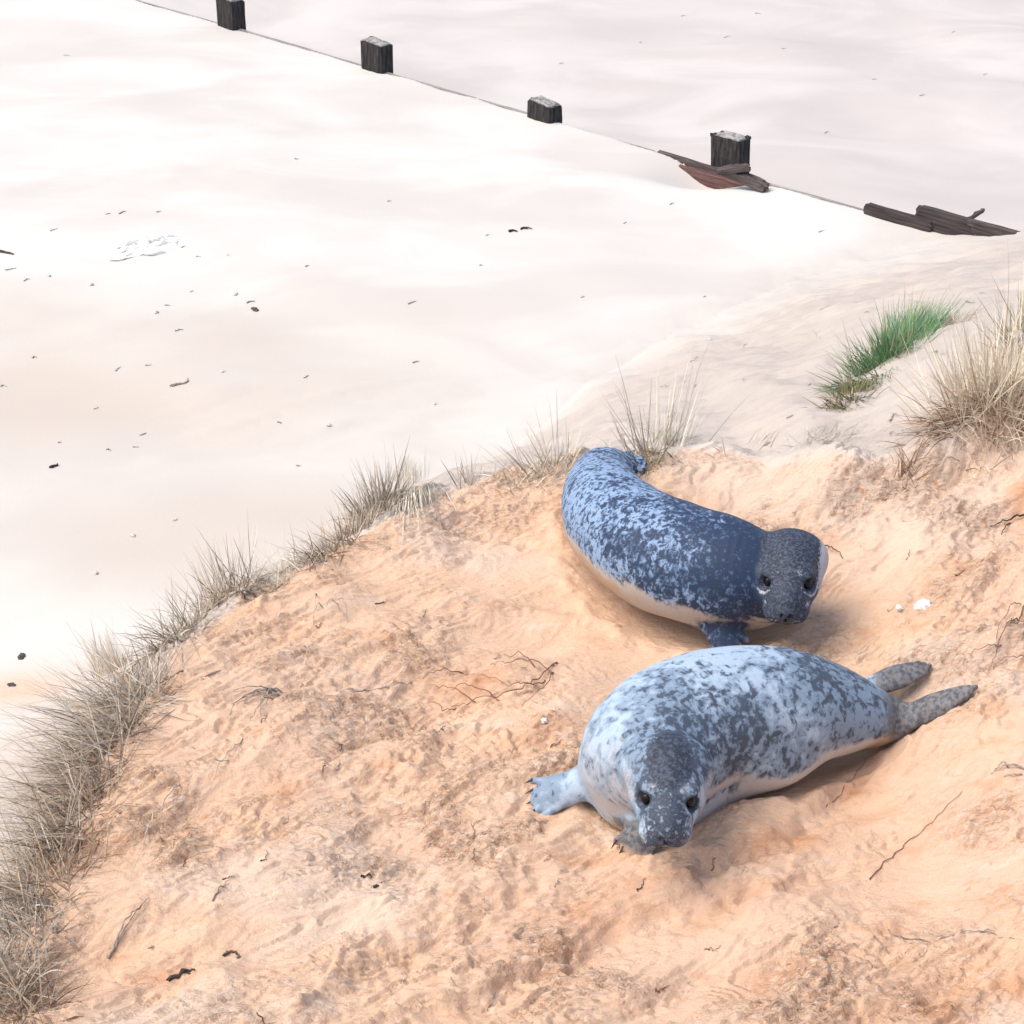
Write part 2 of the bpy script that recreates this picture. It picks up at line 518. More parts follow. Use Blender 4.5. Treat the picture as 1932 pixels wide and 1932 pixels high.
def sheet(name, fmask):
    f = Q[fmask]
    used, inv = np.unique(f, return_inverse=True)
    me = mesh_np(name, V[used], inv.reshape(-1, 4))
    for k, arr in (('terr', gm['terr']), ('slope', gm['slope']), ('far', gm['far']), ('damp', damp), ('rough', gm['rough']), ('moist', moist), ('warm', warm)):
        fattr(me, k, arr[used])
    me.normals_split_custom_set_from_vertices(N[used])
    return tag(link(name, me, SAND), kind='structure')


isdune = (gm['d'] < .95 * slope_width(gx.ravel()))[Q].all(1)
dune = sheet('dune', isdune)
beach = sheet('beach', ~isdune)
tag(dune, 'damp orange sand terrace of the dune with a pale slope down to the beach')
tag(beach, 'flat pale beach sand below the dune')

# ------------------------------------------------------------------ timber groyne
wood = NT('groyne_timber')
wc = wood.obj()
wn1 = wood.noise(wood.mapping(wc, (9, 9, 1.6)), 4.0, 5, .65)
wn2 = wood.noise(wc, 34, 3, .6)
wcol = wood.mix(wood.mapr(wn1, .35, .7), (.016, .015, .017), (.060, .054, .052))
wcol = wood.mix(wood.mapr(wn2, .62, .8, 0, .6), wcol, (.16, .15, .14))
WOOD = wood.done(wcol, .85, .25, wood.bump(wn1, .8, .02))
plankm = NT('groyne_plank')
pc = plankm.obj()
pn = plankm.noise(plankm.mapping(pc, (1.2, 16, 16)), 3.0, 5, .6)
pcol = plankm.mix(plankm.mapr(pn, .32, .7), (.045, .036, .034), (.13, .105, .098))
PLANK = plankm.done(pcol, .85, .2, plankm.bump(pn, .8, .012))
redm = NT('stained_plank')
rc = redm.obj()
rn = redm.noise(redm.mapping(rc, (1.2, 16, 16)), 3.0, 5, .6)
RED = redm.done(redm.mix(redm.mapr(rn, .3, .7), (.075, .036, .034), (.17, .10, .09)), .85, .2, redm.bump(rn, .8, .012))
capm = NT('sand_crust')
cn = capm.noise(capm.obj(), 30, 3, .6)
CAPM = capm.done(capm.mix(capm.mapr(cn, .38, .58), (.33, .32, .31), (.62, .61, .59)), .95, .1, capm.bump(cn, .6, .01))

beamm = NT('dark_beam')
bc = beamm.obj()
bn_ = beamm.noise(beamm.mapping(bc, (1.0, 20, 20)), 3.0, 5, .6)
BEAM = beamm.done(beamm.mix(beamm.mapr(bn_, .3, .7), (.028, .023, .023), (.075, .062, .060)), .8, .25, beamm.bump(bn_, .5, .01))
worn = NT('bleached_plank')
wbn = worn.noise(worn.mapping(worn.obj(), (1.2, 16, 16)), 3.0, 4, .6)
BLEACH = worn.done(worn.mix(worn.mapr(wbn, .32, .7), (.17, .155, .145), (.36, .34, .32)), .9, .15)
GANG = math.atan2(gd[1], gd[0])


def timber(L, W, H, seed, nx=10, ny=3, nz=6, rough=.012, topcut=0.0, taper=0.0, ends=0.0):
    """a worn squared timber: box with subdivided, eaten-away edges; origin mid-base; long side along x"""
    r = np.random.default_rng(seed)
    bm = bmesh.new()
    bmesh.ops.create_cube(bm, size=1.0)
    bmesh.ops.subdivide_edges(bm, edges=bm.edges[:], cuts=6, use_grid_fill=True)
    for v in bm.verts:
        x, y, z = v.co
        ed = sum(1 for q in (x, y, z) if abs(abs(q) - .5) < 1e-4)
        k = .93 if ed >= 2 else 1.0
        X, Y, Z = x * L * (k if ed >= 2 else 1), y * W * (k if ed >= 2 else 1), (z + .5) * H
        n = perlin(np.array([X * 9 + seed]), np.array([Z * 5 + Y * 11]), seed)[0]
        m = perlin(np.array([X * 25 + seed]), np.array([Z * 8 - Y * 30]), seed + 3)[0]
        X += rough * n
        Y += rough * m
        if z > .45:
            Z += topcut * (x * .8 + .5 * n) + rough * 1.3 * m
        if z > .45 and ed >= 2:
            Z -= rough * .9 * abs(n) * 2
        if ends and abs(abs(x) - .5) < .02:
            X -= math.copysign(ends * (abs(m) + .2 * r.random()), x)
        X *= 1 - taper * (z + .5)
        Y *= 1 - taper * (z + .5)
        v.co = (X, Y, Z)
    bmesh.ops.recalc_face_normals(bm, faces=bm.faces[:])
    me = bpy.data.meshes.new('timber')
    bm.to_mesh(me)
    bm.free()
    me.polygons.foreach_set('use_smooth', np.zeros(len(me.polygons), bool))
    return me


gmid = GROYNE[3]
groyne = empty('timber_groyne', (0, 0, 0))
tag(groyne, 'dark timber groyne of stout posts and planks nearly buried in pale sand, crossing the beach', 'groyne')
posts = [(433, 52, 1.02, -4), (709, 134, 0.98, 2), (1025, 228, .62, -3), (1382, 318, 1.02, 3)]
for k, (u, v, hh, yaw) in enumerate(posts):
    p = P(u, v, 0.0)
    H = (.30, .27, .155, .25)[k]
    me = timber(.31, .18, .9 + H, 20 + k, rough=.010, topcut=(-.02, -.03, -.03, -.015)[k], taper=.015)
    po = link('post', me, WOOD, groyne)
    po.location = (p[0] + .0, p[1] + .07, -.9)
    po.rotation_euler = (0, math.radians((1.5, 1, 1, -1)[k]), GANG + math.radians(yaw))
    # crust of blown sand lying on the worn top
    bm = bmesh.new()
    g = 10
    vs = []
    for j in range(g + 1):
        for i in range(g + 1):
            a, b = i / g - .5, j / g - .5
            e = max(abs(a), abs(b)) * 2
            lim = .90 + .10 * perlin(np.array([a * 4 + k * 9]), np.array([b * 4]), 8)[0]
            zt = .016 * max(0.0, 1 - e ** 4 / lim) - .004 * (e > .95)
            nz = perlin(np.array([a * 6 + k]), np.array([b * 6]), 9)[0]
            vs.append(bm.verts.new((a * .27, b * .148, .9 + H + (-.02, -.03, -.03, -.015)[k] * a * .8 + .005 + zt + .006 * nz * (e < .95))))
    for j in range(g):
        for i in range(g):
            q = j * (g + 1) + i
            bm.faces.new((vs[q], vs[q + 1], vs[q + g + 2], vs[q + g + 1]))
    bmc = bpy.data.meshes.new('sand_crust')
    bmesh.ops.solidify(bm, geom=bm.faces[:], thickness=.012)
    bm.to_mesh(bmc)
    bm.free()
    bmc.polygons.foreach_set('use_smooth', np.ones(len(bmc.polygons), bool))
    link('sand_crust', bmc, CAPM, po)
    if k == 3:
        fr = []
        for (dx, dy, L, rz) in ((-.135, -.06, .06, .3), (-.10, -.01, .06, 1.1), (.135, .05, .06, -.2)):
            s = timber(L, .030, .026, 70 + len(fr), rough=.008)
            so = link('splinter', s, WOOD, po)
            so.location = (dx, dy, .9 + H - .008)
            so.rotation_euler = (.1, -.15, rz)
            fr.append(so)


def board(a, b, top, depth, thick, seed, m=PLANK, off=0.0, ends=0.0, tilt=0.0, rough=.008):
    """one plank of the groyne wall between two points of its line"""
    a, b = np.array(a[:2]), np.array(b[:2])
    L = float(np.linalg.norm(b - a)) + .05
    me = timber(L, thick, depth, seed, rough=rough, ends=ends)
    o = link('plank', me, m, groyne)
    c = (a + b) / 2
    ang = math.atan2(b[1] - a[1], b[0] - a[0])
    o.location = (c[0] - math.sin(ang) * off, c[1] + math.cos(ang) * off, top - depth)
    o.rotation_euler = (0, tilt, ang)
    return o


def gp(t):
    """point on the groyne line, by photo column"""
    us = [250, 465, 740, 1060, 1435, 1640, 1900]
    return np.array([np.interp(t, us, GROYNE[1:-1, i]) for i in (0, 1)])


nearz = lambda q: ground_z(q[0] - .05, q[1] - .05)
cuts = [250, 440, 600, 722, 900, 1050, 1240]
for k in range(len(cuts) - 1):
    a, b = gp(cuts[k]), gp(cuts[k + 1])
    zt = max(nearz(a), nearz(b), nearz((a + b) / 2))
    board(a, b, zt + (.000 if k < 5 else -.012), .6, .040 + .004 * (k % 2), 40 + k, m=BLEACH, off=.03, rough=.003)
e = gd[:2] * 9
board(gp(250) - e, gp(250) - .01 * gd, nearz(gp(250)) + .0, .6, .045, 39, m=BLEACH, off=.03, rough=.003)
board(gp(1240), gp(1425), nearz(gp(1250)) + .002, .7, .05, 47, off=.05, m=PLANK)
board(gp(1262), gp(1425), nearz(gp(1250)) - .045, .5, .05, 48, off=-.01, m=RED)
board(gp(1425), gp(1640), nearz(gp(1560)) + .004, .6, .045, 49, m=BLEACH, off=.03, rough=.003)
# the bared run of planks at the foot of the dune
bl, br = P(1634, 396, .03), P(1935, 478, .03)
bt = lambda t: bl + (br - bl) * t
zb = lambda t: ground_z(*bt(t)[:2])
board(bt(.0), bt(.42), zb(.2) + .088, .22, .06, 52, m=BEAM, ends=.04, rough=.006, tilt=.02)
board(bt(.31), bt(1.0), zb(.6) + .135, .32, .06, 53, m=BEAM, ends=.05, rough=.006, tilt=.012, off=.03)
board(bt(.66), bt(.93), zb(.8) + .080, .05, .035, 54, m=PLANK, off=-.035, ends=.03, tilt=.02, rough=.004)
board(bt(.70), bt(1.0), zb(.85) + .030, .06, .04, 55, m=BEAM, off=-.05, ends=.03, tilt=.02, rough=.004)

p = P(1398, 327, .06)
drift = empty('broken_plank', p)
tag(drift, 'short weathered broken plank lying against the splintered groyne post nearest the dune', 'plank')
me = timber(.46, .12, .05, 91, rough=.014, ends=.06)
o = link('board', me, PLANK, drift)
o.rotation_euler = (.15, .16, GANG + .12)
o.location = (0.02, -.14, -.02)
me = timber(.30, .07, .05, 92, rough=.014, ends=.05)
o = link('splinter', me, PLANK, drift)
o.rotation_euler = (.1, -.2, GANG + .5)
o.location = (-.07, -.10, .045)
p = P(1832, 414, .12)
st = tag(link('driftwood_stick', timber(.26, .03, .025, 95, rough=.01, ends=.03), PLANK), 'small pale stick poking up behind the bared dark planks at the foot of the dune', 'stick')
st.location = p
st.rotation_euler = (0, -.5, .3)
# ------------------------------------------------------------------ seals: one continuous body each, grown from a distance field
def smin(a, b, k):
    h = np.clip(.5 + .5 * (b - a) / k, 0, 1)
    return b * (1 - h) + a * h - k * h * (1 - h)


def smax(a, b, k):
    return -smin(-a, -b, k)


def sd_spine(Pt, sp, sz=0.94):
    s = np.array([1, 1, 1 / sz])
    C = sp[:, :3] * s
    out = np.empty(len(Pt))
    for i in range(0, len(Pt), 60000):
        q = Pt[i:i + 60000] * s
        d2 = (q * q).sum(1)[:, None] + (C * C).sum(1)[None] - 2 * q @ C.T
        out[i:i + 60000] = (np.sqrt(np.maximum(d2, 1e-10)) - sp[:, 3][None]).min(1) * sz ** .5
    return out


def sd_ell(L, c, r, rot=None):
    q = L - np.asarray(c, float)
    if rot is not None: q = q @ rot
    r = np.asarray(r, float)
    k0 = np.sqrt(((q / r) ** 2).sum(1))
    k1 = np.sqrt(((q / (r * r)) ** 2).sum(1))
    return k0 * (k0 - 1) / np.maximum(k1, 1e-6)


def sd_cone(L, a, b, ra, rb):
    a, b = np.asarray(a, float), np.asarray(b, float)
    ab = b - a
    t = np.clip(((L - a) @ ab) / (ab @ ab), 0, 1)
    return np.linalg.norm(L - a - t[:, None] * ab, axis=1) - (ra + (rb - ra) * t)


def frame(fwd, up=(0, 0, 1), roll=0.0):
    f = np.asarray(fwd, float)
    f = f / np.linalg.norm(f)
    r = np.cross(f, up)
    r /= np.linalg.norm(r)
    u = np.cross(r, f)
    c, s = math.cos(roll), math.sin(roll)
    return np.stack([c * r + s * u, f, -s * r + c * u])     # rows: right, forward, up


def head_sdf(L, ruff):
    """L: head space, x right, y to the nose, z up; metres"""
    ax = np.abs(L[:, 0])
    M = np.stack([ax, L[:, 1], L[:, 2]], 1)
    d = sd_ell(L, (0, -.015, -.004), (.086, .100, .079))
    d = smin(d, sd_ell(M, (.047, .008, -.030), (.050, .084, .054)), .04)        # cheeks
    d = smin(d, sd_ell(L, (0, .072, .008), (.050, .085, .042)), .035)           # bridge of the nose
    d = smin(d, sd_ell(M, (.0, .112, -.022), (.056, .062, .044)), .03)          # muzzle
    d = smin(d, sd_ell(M, (.028, .138, -.030), (.036, .036, .031)), .014)       # whisker pads
    d = smin(d, sd_ell(M, (.034, .078, -.024), (.034, .062, .040)), .03)        # under the eyes
    d = smin(d, sd_ell(L, (0, .162, -.008), (.024, .020, .020)), .014)          # nose pad
    d = smin(d, sd_ell(L, (0, .092, -.056), (.040, .064, .026)), .02)           # lower jaw
    d = smin(d, sd_ell(M, (.050, .046, .040), (.026, .026, .014)), .022)        # brow
    d = smax(d, -sd_ell(M, (.066, .073, .018), (.019, .020, .016)), .016)       # eye sockets
    d = smax(d, -sd_ell(M, (.0115, .181, -.006), (.0048, .012, .0085)), .004)   # nostrils
    d = smax(d, -sd_ell(L, (0, .172, -.026), (.003, .02, .012)), .006)          # cleft below the nose
    d = smax(d, -sd_ell(M, (.022, .150, -.056), (.032, .040, .0022)), .006)     # mouth line
    if ruff:
        d = smin(d, sd_ell(L, (0, -.075, -.030), ruff), .035)
    return d


def flipper_fn(root, tip, wid, nrm, thick=.020, digits=5, spread=1.25, hind=False, ra=.05):
    """flattened hand of a seal: returns a distance function and the digit ends"""
    root, tip = np.asarray(root, float), np.asarray(tip, float)
    F = frame(tip - root, nrm)
    L0 = np.linalg.norm(tip - root)

    ends = []
    dig = []
    for k in range(digits):
        c = (k / (digits - 1) - .5) * 2
        if hind:
            ln = L0
        else:
            ln = L0 * (.97 - .13 * k / (digits - 1) - (.03 if k == 0 else 0))
        b = np.array([c * wid * .5 * spread, ln * (1 if not hind else 1 - .12 * abs(c)), -.004])
        a = np.array([c * wid * .26, L0 * (.30 if hind else .42), 0])
        dig.append((a, b))
        ends.append(root + b @ F)

    def fn(Pt):
        L = (Pt - root) @ F.T
        d = sd_cone(L * np.array([1, 1, 1.7 if hind else 1.25]), (0, -.05, 0), (0, L0 * .5, 0), ra, min(wid * .36, ra))
        d = smin(d, sd_ell(L, (0, L0 * .5, 0), (wid * .52, L0 * (.42 if hind else .46), thick)), .03)
        for a, b in dig:
            d = smin(d, sd_cone(L, a, b, thick * (1.0 if hind else .72), thick * (.62 if hind else .50)), .006 if hind else .011)
        return d
    return fn, ends, F


def nets(fn, lo, hi, h, step=4):
    """surface nets on a grid, evaluated only near the surface"""
    n = (np.ceil((hi - lo) / h / step).astype(int) + 1) * step
    ax = [lo[i] + h * np.arange(n[i]) for i in range(3)]
    cs = [a[step // 2::step] for a in ax]
    G = np.stack(np.meshgrid(*cs, indexing='ij'), -1).reshape(-1, 3)
    c = fn(G).reshape([len(a) for a in cs])
    full = np.repeat(np.repeat(np.repeat(c, step, 0), step, 1), step, 2)
    mask = np.abs(full) < h * step * 2.6
    ii = np.argwhere(mask)
    full[mask] = fn(lo + ii * h)
    neg = full < 0
    cell = np.zeros(np.array(full.shape) - 1, np.int32)
    acc = np.zeros((*cell.shape, 3), np.float32)
    cnt = np.zeros(cell.shape, np.float32)
    corners = [(a, b, c_) for a in (0, 1) for b in (0, 1) for c_ in (0, 1)]
    sl = lambda o: tuple(slice(o[i], full.shape[i] - 1 + o[i]) for i in range(3))
    for a in corners:
        for k in range(3):
            if a[k]: continue
            b = list(a)
            b[k] = 1
            fa, fb = full[sl(a)], full[sl(b)]
            x = (fa < 0) != (fb < 0)
            t = np.where(x, fa / np.where(x, fa - fb, 1), 0)
            for m in range(3):
                acc[..., m] += np.where(x, a[m] + (t if m == k else 0), 0)
            cnt += x
    act = cnt > 0
    vid = np.full(cell.shape, -1, np.int64)
    vid[act] = np.arange(act.sum())
    org = np.argwhere(act)
    vs = lo + h * (org + acc[act] / cnt[act][:, None])
    quads = []
    for k in range(3):
        o = [0, 0, 0]
        o[k] = 1
        A = neg[tuple(slice(0, full.shape[i] - o[i]) for i in range(3))]
        Bn = neg[tuple(slice(o[i], full.shape[i]) for i in range(3))]
        e = np.argwhere(A != Bn)
        i1, i2 = (k + 1) % 3, (k + 2) % 3
        ok = (e[:, i1] > 0) & (e[:, i2] > 0) & (e[:, i1] < full.shape[i1] - 1) & (e[:, i2] < full.shape[i2] - 1)
        e = e[ok]
        inside = neg[e[:, 0], e[:, 1], e[:, 2]]
        d1, d2 = np.zeros(3, int), np.zeros(3, int)
        d1[i1], d2[i2] = 1, 1
        g = lambda q: vid[q[:, 0], q[:, 1], q[:, 2]]
        quad = np.stack([g(e - d1 - d2), g(e - d2), g(e), g(e - d1)], 1)
        quad[~inside] = quad[~inside][:, ::-1]
        quads.append(quad)
    q = np.vstack(quads)
    return vs, q[(q >= 0).all(1)]


def subdiv(v, q):
    e = np.sort(np.stack([q, np.roll(q, -1, 1)], -1).reshape(-1, 2), 1)
    key = e[:, 0] * len(v) + e[:, 1]
    uk, inv = np.unique(key, return_inverse=True)
    mid = (v[uk // len(v)] + v[uk % len(v)]) / 2
    cen = v[q].mean(1)
    em = len(v) + inv.reshape(-1, 4)
    c = len(v) + len(mid) + np.arange(len(q))
    out = [np.stack([q[:, k], em[:, k], c, em[:, k - 1]], 1) for k in range(4)]
    return np.vstack([v, mid, cen]), np.vstack(out)


def project(fn, v, it=3, e=.0015):
    for _ in range(it):
        d = fn(v)
        g = np.stack([fn(v + np.eye(3)[k] * e) - fn(v - np.eye(3)[k] * e) for k in range(3)], 1) / (2 * e)
        v = v - np.clip(d, -.006, .006)[:, None] * g / np.maximum((g * g).sum(1), .15)[:, None]
    return v, g / np.maximum(np.linalg.norm(g, axis=1), 1e-6)[:, None]


def seal_material(name, light, mid, dark, belly, spot_scale, lo, stretch):
    m = NT(name)
    c = m.obj()
    w = m.mapping(c, stretch)
    a1 = m.noise(w, spot_scale, 2.5, .55, .5)
    a2 = m.noise(w, spot_scale * 2.3, 2, .5, .3)
    a3 = m.noise(c, 260, 2, .6)
    a4 = m.noise(m.mapping(c, (1, 1, 1)), 6, 3, .6)
    a5 = m.noise(c, 170, 2, .6)
    dk, be, sa, fp, fd = (m.attr(k) for k in ('darkness', 'belly', 'sandy', 'palemark', 'darkmark'))
    tone = m.attr('tone')
    n = m.math('ADD', m.math('MULTIPLY', a1, .6), m.math('MULTIPLY', a2, .4))
    nd = m.math('ADD', n, m.math('MULTIPLY', m.math('SUBTRACT', dk, .5), .22))
    nd = m.math('ADD', nd, m.math('MULTIPLY', m.math('SUBTRACT', a4, .5), .20))
    nd = m.math('ADD', nd, m.math('MULTIPLY', m.math('SUBTRACT', a5, .5), .07))
    spot = m.mapr(nd, lo - .035, lo + .10)
    soft = m.mapr(m.math('ADD', m.math('ADD', a4, m.math('MULTIPLY', m.math('SUBTRACT', a1, .5), .9)), m.math('MULTIPLY', m.math('SUBTRACT', tone, .5), .8)), .38, .66)
    col = m.mix(soft, light, mid)
    col = m.mix(m.math('MULTIPLY', spot, .88), col, dark)
    bb = m.mapr(m.math('ADD', be, m.math('MULTIPLY', m.math('SUBTRACT', n, .5), -.7)), .3, .8)
    col = m.mix(bb, col, belly)
    fpn = m.mapr(m.math('ADD', fp, m.math('ADD', m.math('MULTIPLY', m.math('SUBTRACT', a2, .5), .9), m.math('MULTIPLY', m.math('SUBTRACT', a5, .5), .5))), .22, .68, 0, .92)
    fdn = m.mapr(m.math('ADD', fd, m.math('ADD', m.math('MULTIPLY', m.math('SUBTRACT', a2, .5), 1.5), m.math('MULTIPLY', m.math('SUBTRACT', a5, .5), .7))), .22, .80)
    col = m.mix(fdn, col, m.mix(m.mapr(m.math('ADD', m.math('MULTIPLY', a2, .65), m.math('MULTIPLY', a5, .35)), .40, .68), tuple(x * .65 for x in DARKF), tuple(x * 2.5 for x in DARKF)))
    col = m.mix(fpn, col, PALEF)
    col = m.mix(m.mapr(m.math('ADD', m.attr('flip'), m.math('MULTIPLY', m.math('SUBTRACT', a2, .5), .8)), .25, .7, 0, .92), col, m.mix(m.mapr(a2, .35, .65), (.060, .060, .068), (.18, .17, .165)))
    sn = m.mapr(m.math('ADD', sa, m.math('MULTIPLY', m.math('SUBTRACT', a4, .5), 1.1)), .35, .75, 0, .92)
    col = m.mix(sn, col, m.mix(a2, (.50, .36, .25), (.40, .27, .18)))
    col = m.mix(m.mapr(a3, .35, .7, 0, .30), col, m.mix(1.0, col, (.55, .56, .6), 'MULTIPLY'))
    fur = m.noise(m.mapping(c, (1, 1, .45)), 420, 2, .6)
    nb = m.bump(a3, .35, .004, m.bump(a1, .12, .006))
    return m.done(col, .62, .28, nb)


DARKF, PALEF = (.031, .040, .058), (.45, .47, .505)
eye_m = NT('seal_eye')
EYE_M = eye_m.done((.005, .005, .006), .22, .25)
claw_m = NT('seal_claw')
CLAW_M = claw_m.done(claw_m.mix(claw_m.noise(claw_m.obj(), 60, 2), (.02, .018, .018), (.07, .06, .055)), .4, .4)


def gauss(v, p, r):
    return np.exp(-(((v - np.asarray(p)) / np.asarray(r)) ** 2).sum(1))


def build_seal(name, label, sp, H, HF, ruff, flippers, bumps, mat, paint, hs, skirt, fold):
    fls = [(flipper_fn(*a, **k)) for a, k in flippers]

    def fn(Pt):
        d = sd_spine(Pt, sp)
        for c, r in bumps:
            d = smin(d, sd_ell(Pt, c, r), .06)
        for c4 in sp[int(len(sp) * skirt[0]):int(len(sp) * .9):6]:                      # weight spreading over the sand
            d = smin(d, sd_ell(Pt, (c4[0], c4[1], 1.585), (c4[3] * skirt[1], c4[3] * skirt[1], .070)), .08)
        L = (Pt - H) @ HF.T / hs
        lm = (np.abs(L) < .34).all(1)
        if lm.any():
            hd = np.full(len(Pt), 1.0)
            hd[lm] = head_sdf(L[lm], ruff) * hs
            d = smin(d, hd, .028)
        rr = np.linalg.norm((Pt - H) * np.array([1, 1, 1.1]), axis=1)
        d = d + fold * np.sin(rr * 2 * math.pi / .030) * np.exp(-((rr - .205) / .040) ** 2)      # folds of the neck
        d = d + .0045 * perlin(Pt[:, 0] * 8 + Pt[:, 2] * 5, Pt[:, 1] * 8 - Pt[:, 2] * 6, 311)
        for f, _, _ in fls:
            d = smin(d, f(Pt), .045)
        return d
    allp = np.vstack([sp[:, :3]] + [H[None]] + [np.array(e) for _, e, _ in fls])
    lo, hi = allp.min(0) - .30, allp.max(0) + .30
    lo[2] = 1.40
    vs, q = nets(fn, lo, hi, .0062)
    vs, _ = project(fn, vs, 2)
    vs, q = subdiv(vs, q)
    vs, nr = project(fn, vs, 2)
    used, inv = np.unique(q, return_inverse=True)
    # keep what is above the sand
    o = empty(name, (float(sp[len(sp) // 2, 0]), float(sp[len(sp) // 2, 1]), 1.55))
    org = np.array(o.location)
    me = mesh_np('body', vs - org, q)
    me.normals_split_custom_set_from_vertices(nr.astype(np.float32))
    # position along the spine and around it
    d2 = ((vs[:, None, :] - sp[None, ::3, :3]) ** 2).sum(2) - (sp[::3, 3] ** 2)[None]
    k = d2.argmin(1)
    s = k / (len(sp[::3]) - 1)                     # 0 tail .. 1 neck
    cdir = vs - sp[::3][k][:, :3]
    cdir /= np.maximum(np.linalg.norm(cdir, axis=1), 1e-6)[:, None]
    L = (vs - H) @ HF.T / hs
    head = 1 - sstep(.006, .030, head_sdf(L, ruff))
    A = paint(vs, s, cdir, nr, L, head)
    for kk in ('darkness', 'belly', 'sandy', 'palemark', 'darkmark', 'tone', 'flip'):
        fattr(me, kk, A[kk])
    body = link('body', me, mat, o)
    tag(o, label, 'seal')
    for sx in (-1, 1):
        bm = bmesh.new()
        bmesh.ops.create_uvsphere(bm, u_segments=24, v_segments=16, radius=.0182 * hs)
        em = bpy.data.meshes.new('eye')
        bm.to_mesh(em)
        bm.free()
        em.polygons.foreach_set('use_smooth', np.ones(len(em.polygons), bool))
        eo = link('eye', em, EYE_M, o)
        eo.location = H + hs * np.array([sx * .0525, .0625, .0160]) @ HF - org
    for (f, ends, F), (_, kw) in zip(fls, flippers):
        for e in ([] if kw.get('hind') else ends):
            dirn = F[1] * .8 - F[2] * .35
            bm = bmesh.new()
            bmesh.ops.create_cone(bm, cap_ends=True, segments=8, radius1=.0048, radius2=.0008, depth=.030)
            for v in bm.verts:
                v.co.x += .008 * (v.co.z / .024) ** 2
            cm = bpy.data.meshes.new('claw')
            bm.to_mesh(cm)
            bm.free()
            cm.polygons.foreach_set('use_smooth', np.ones(len(cm.polygons), bool))
            co_ = link('claw', cm, CLAW_M, o)
            co_.rotation_euler = Vector(dirn).to_track_quat('Z', 'X').to_euler()
            co_.location = Vector(e + F[1] * .012 + F[2] * .003 - org)
    return o


def face_marks(L, head, kind):
    ax, y, z = np.abs(L[:, 0]), L[:, 1], L[:, 2]
    M = np.stack([ax, y, z], 1)
    er = np.sqrt((ax - .054) ** 2 + (y - .066) ** 2 + (z - .016) ** 2)        # distance from the eye
    ring = 1 - sstep(.025, .040, er)
    muzz = sstep(.085, .105, y)
    if kind == 'near':
        e = np.sqrt((ax / .076) ** 2 + ((y + .025) / .125) ** 2)
        dark = 1.0 * sstep(1.30, .50, e) * sstep(-.03, .05, z)
        dark = np.maximum(dark, .76 * sstep(.078, .030, ax) * sstep(.02, .08, y) * sstep(-.05, .0, z))     # face and bridge
        dark = np.maximum(dark, .76 * muzz * sstep(.080, .040, ax) * sstep(-.070, -.030, z))
        dark = np.maximum(dark, .52 * sstep(.095, .080, ax) * sstep(-.03, .02, y) * sstep(.0, .02, z))
        pale = .50 * gauss(M, (.042, .052, .050), (.020, .010, .016))
        pale = np.maximum(pale, .80 * gauss(M, (.050, .104, -.008), (.011, .024, .020)))
        pale = np.maximum(pale, .50 * gauss(M, (.056, .135, -.030), (.010, .03, .02)))
        pale = np.maximum(pale, .50 * sstep(.062, .090, ax) * sstep(.090, .04, y) * sstep(-.09, -.02, y) * sstep(.045, -.01, z))
        dark = np.where(pale > .7, dark * .4, dark)
    else:
        e = np.sqrt((ax / .105) ** 2 + ((y + .02) / .17) ** 2)
        dark = 1.05 * sstep(1.5, .55, e) * sstep(-.045, .015, z)
        dark = np.maximum(dark, .92 * sstep(.080, .050, ax) * sstep(.02, .06, y) * sstep(-.070, -.035, z))
        pale = .62 * np.exp(-((er - .038) / .0065) ** 2) * sstep(.035, -.005, z - .010 + .35 * (ax - .054))
        pale = np.maximum(pale, .82 * np.exp(-((ax - .057) / .009) ** 2) * sstep(.080, .095, y) * sstep(.155, .12, y) * sstep(.01, -.01, z))
        pale = np.maximum(pale, .82 * sstep(.074, .102, ax) * sstep(.12, .05, y) * sstep(.085, .01, z) * (L[:, 0] < 0) + .9 * sstep(.074, .088, ax) * sstep(.10, .06, y) * sstep(.015, -.02, z) * (L[:, 0] > 0))
        pale = np.maximum(pale, .58 * gauss(M, (.034, .058, .046), (.014, .012, .012)))
        pale = np.maximum(pale, .55 * gauss(M, (.03, .165, -.030), (.022, .014, .006)))
    dark = np.maximum(dark, ring)
    dark = np.maximum(dark, 1.1 * gauss(M, (.0115, .180, -.006), (.009, .02, .010)))
    dark = np.maximum(dark, .95 * np.exp(-((z + .056) / .005) ** 2) * (y > .10))
    return dark * head, pale * head * (1 - ring)


# the near seal
def head_at(eye, fwd, roll, hs):
    F = frame(fwd, roll=roll)
    return eye - hs * (.064 * F[1] + .0165 * F[2]), F


HA, HFA = head_at(PY(1260, 1508, 4.06), (-.09, -1, -.30), math.radians(2), 1.07)
mA = seal_material('pale_spotted_fur', (.37, .475, .585), (.20, .275, .365), (.040, .054, .080), (.50, .50, .51), 31, .522, (1, 1, .8))
rearp, napep = P(1530, 1265, 1.86), P(1258, 1395, 1.95)
f1a, f1b = P(1128, 1466, 1.645), P(996, 1516, 1.567)
f2a, f2b = P(1236, 1540, 1.64), P(1186, 1618, 1.562)
h1a, h1b = P(1630, 1300, 1.66), hit(1752, 1266) + np.array([0, 0, .022])
h2a, h2b = P(1672, 1374, 1.63), hit(1838, 1306) + np.array([0, 0, .020])


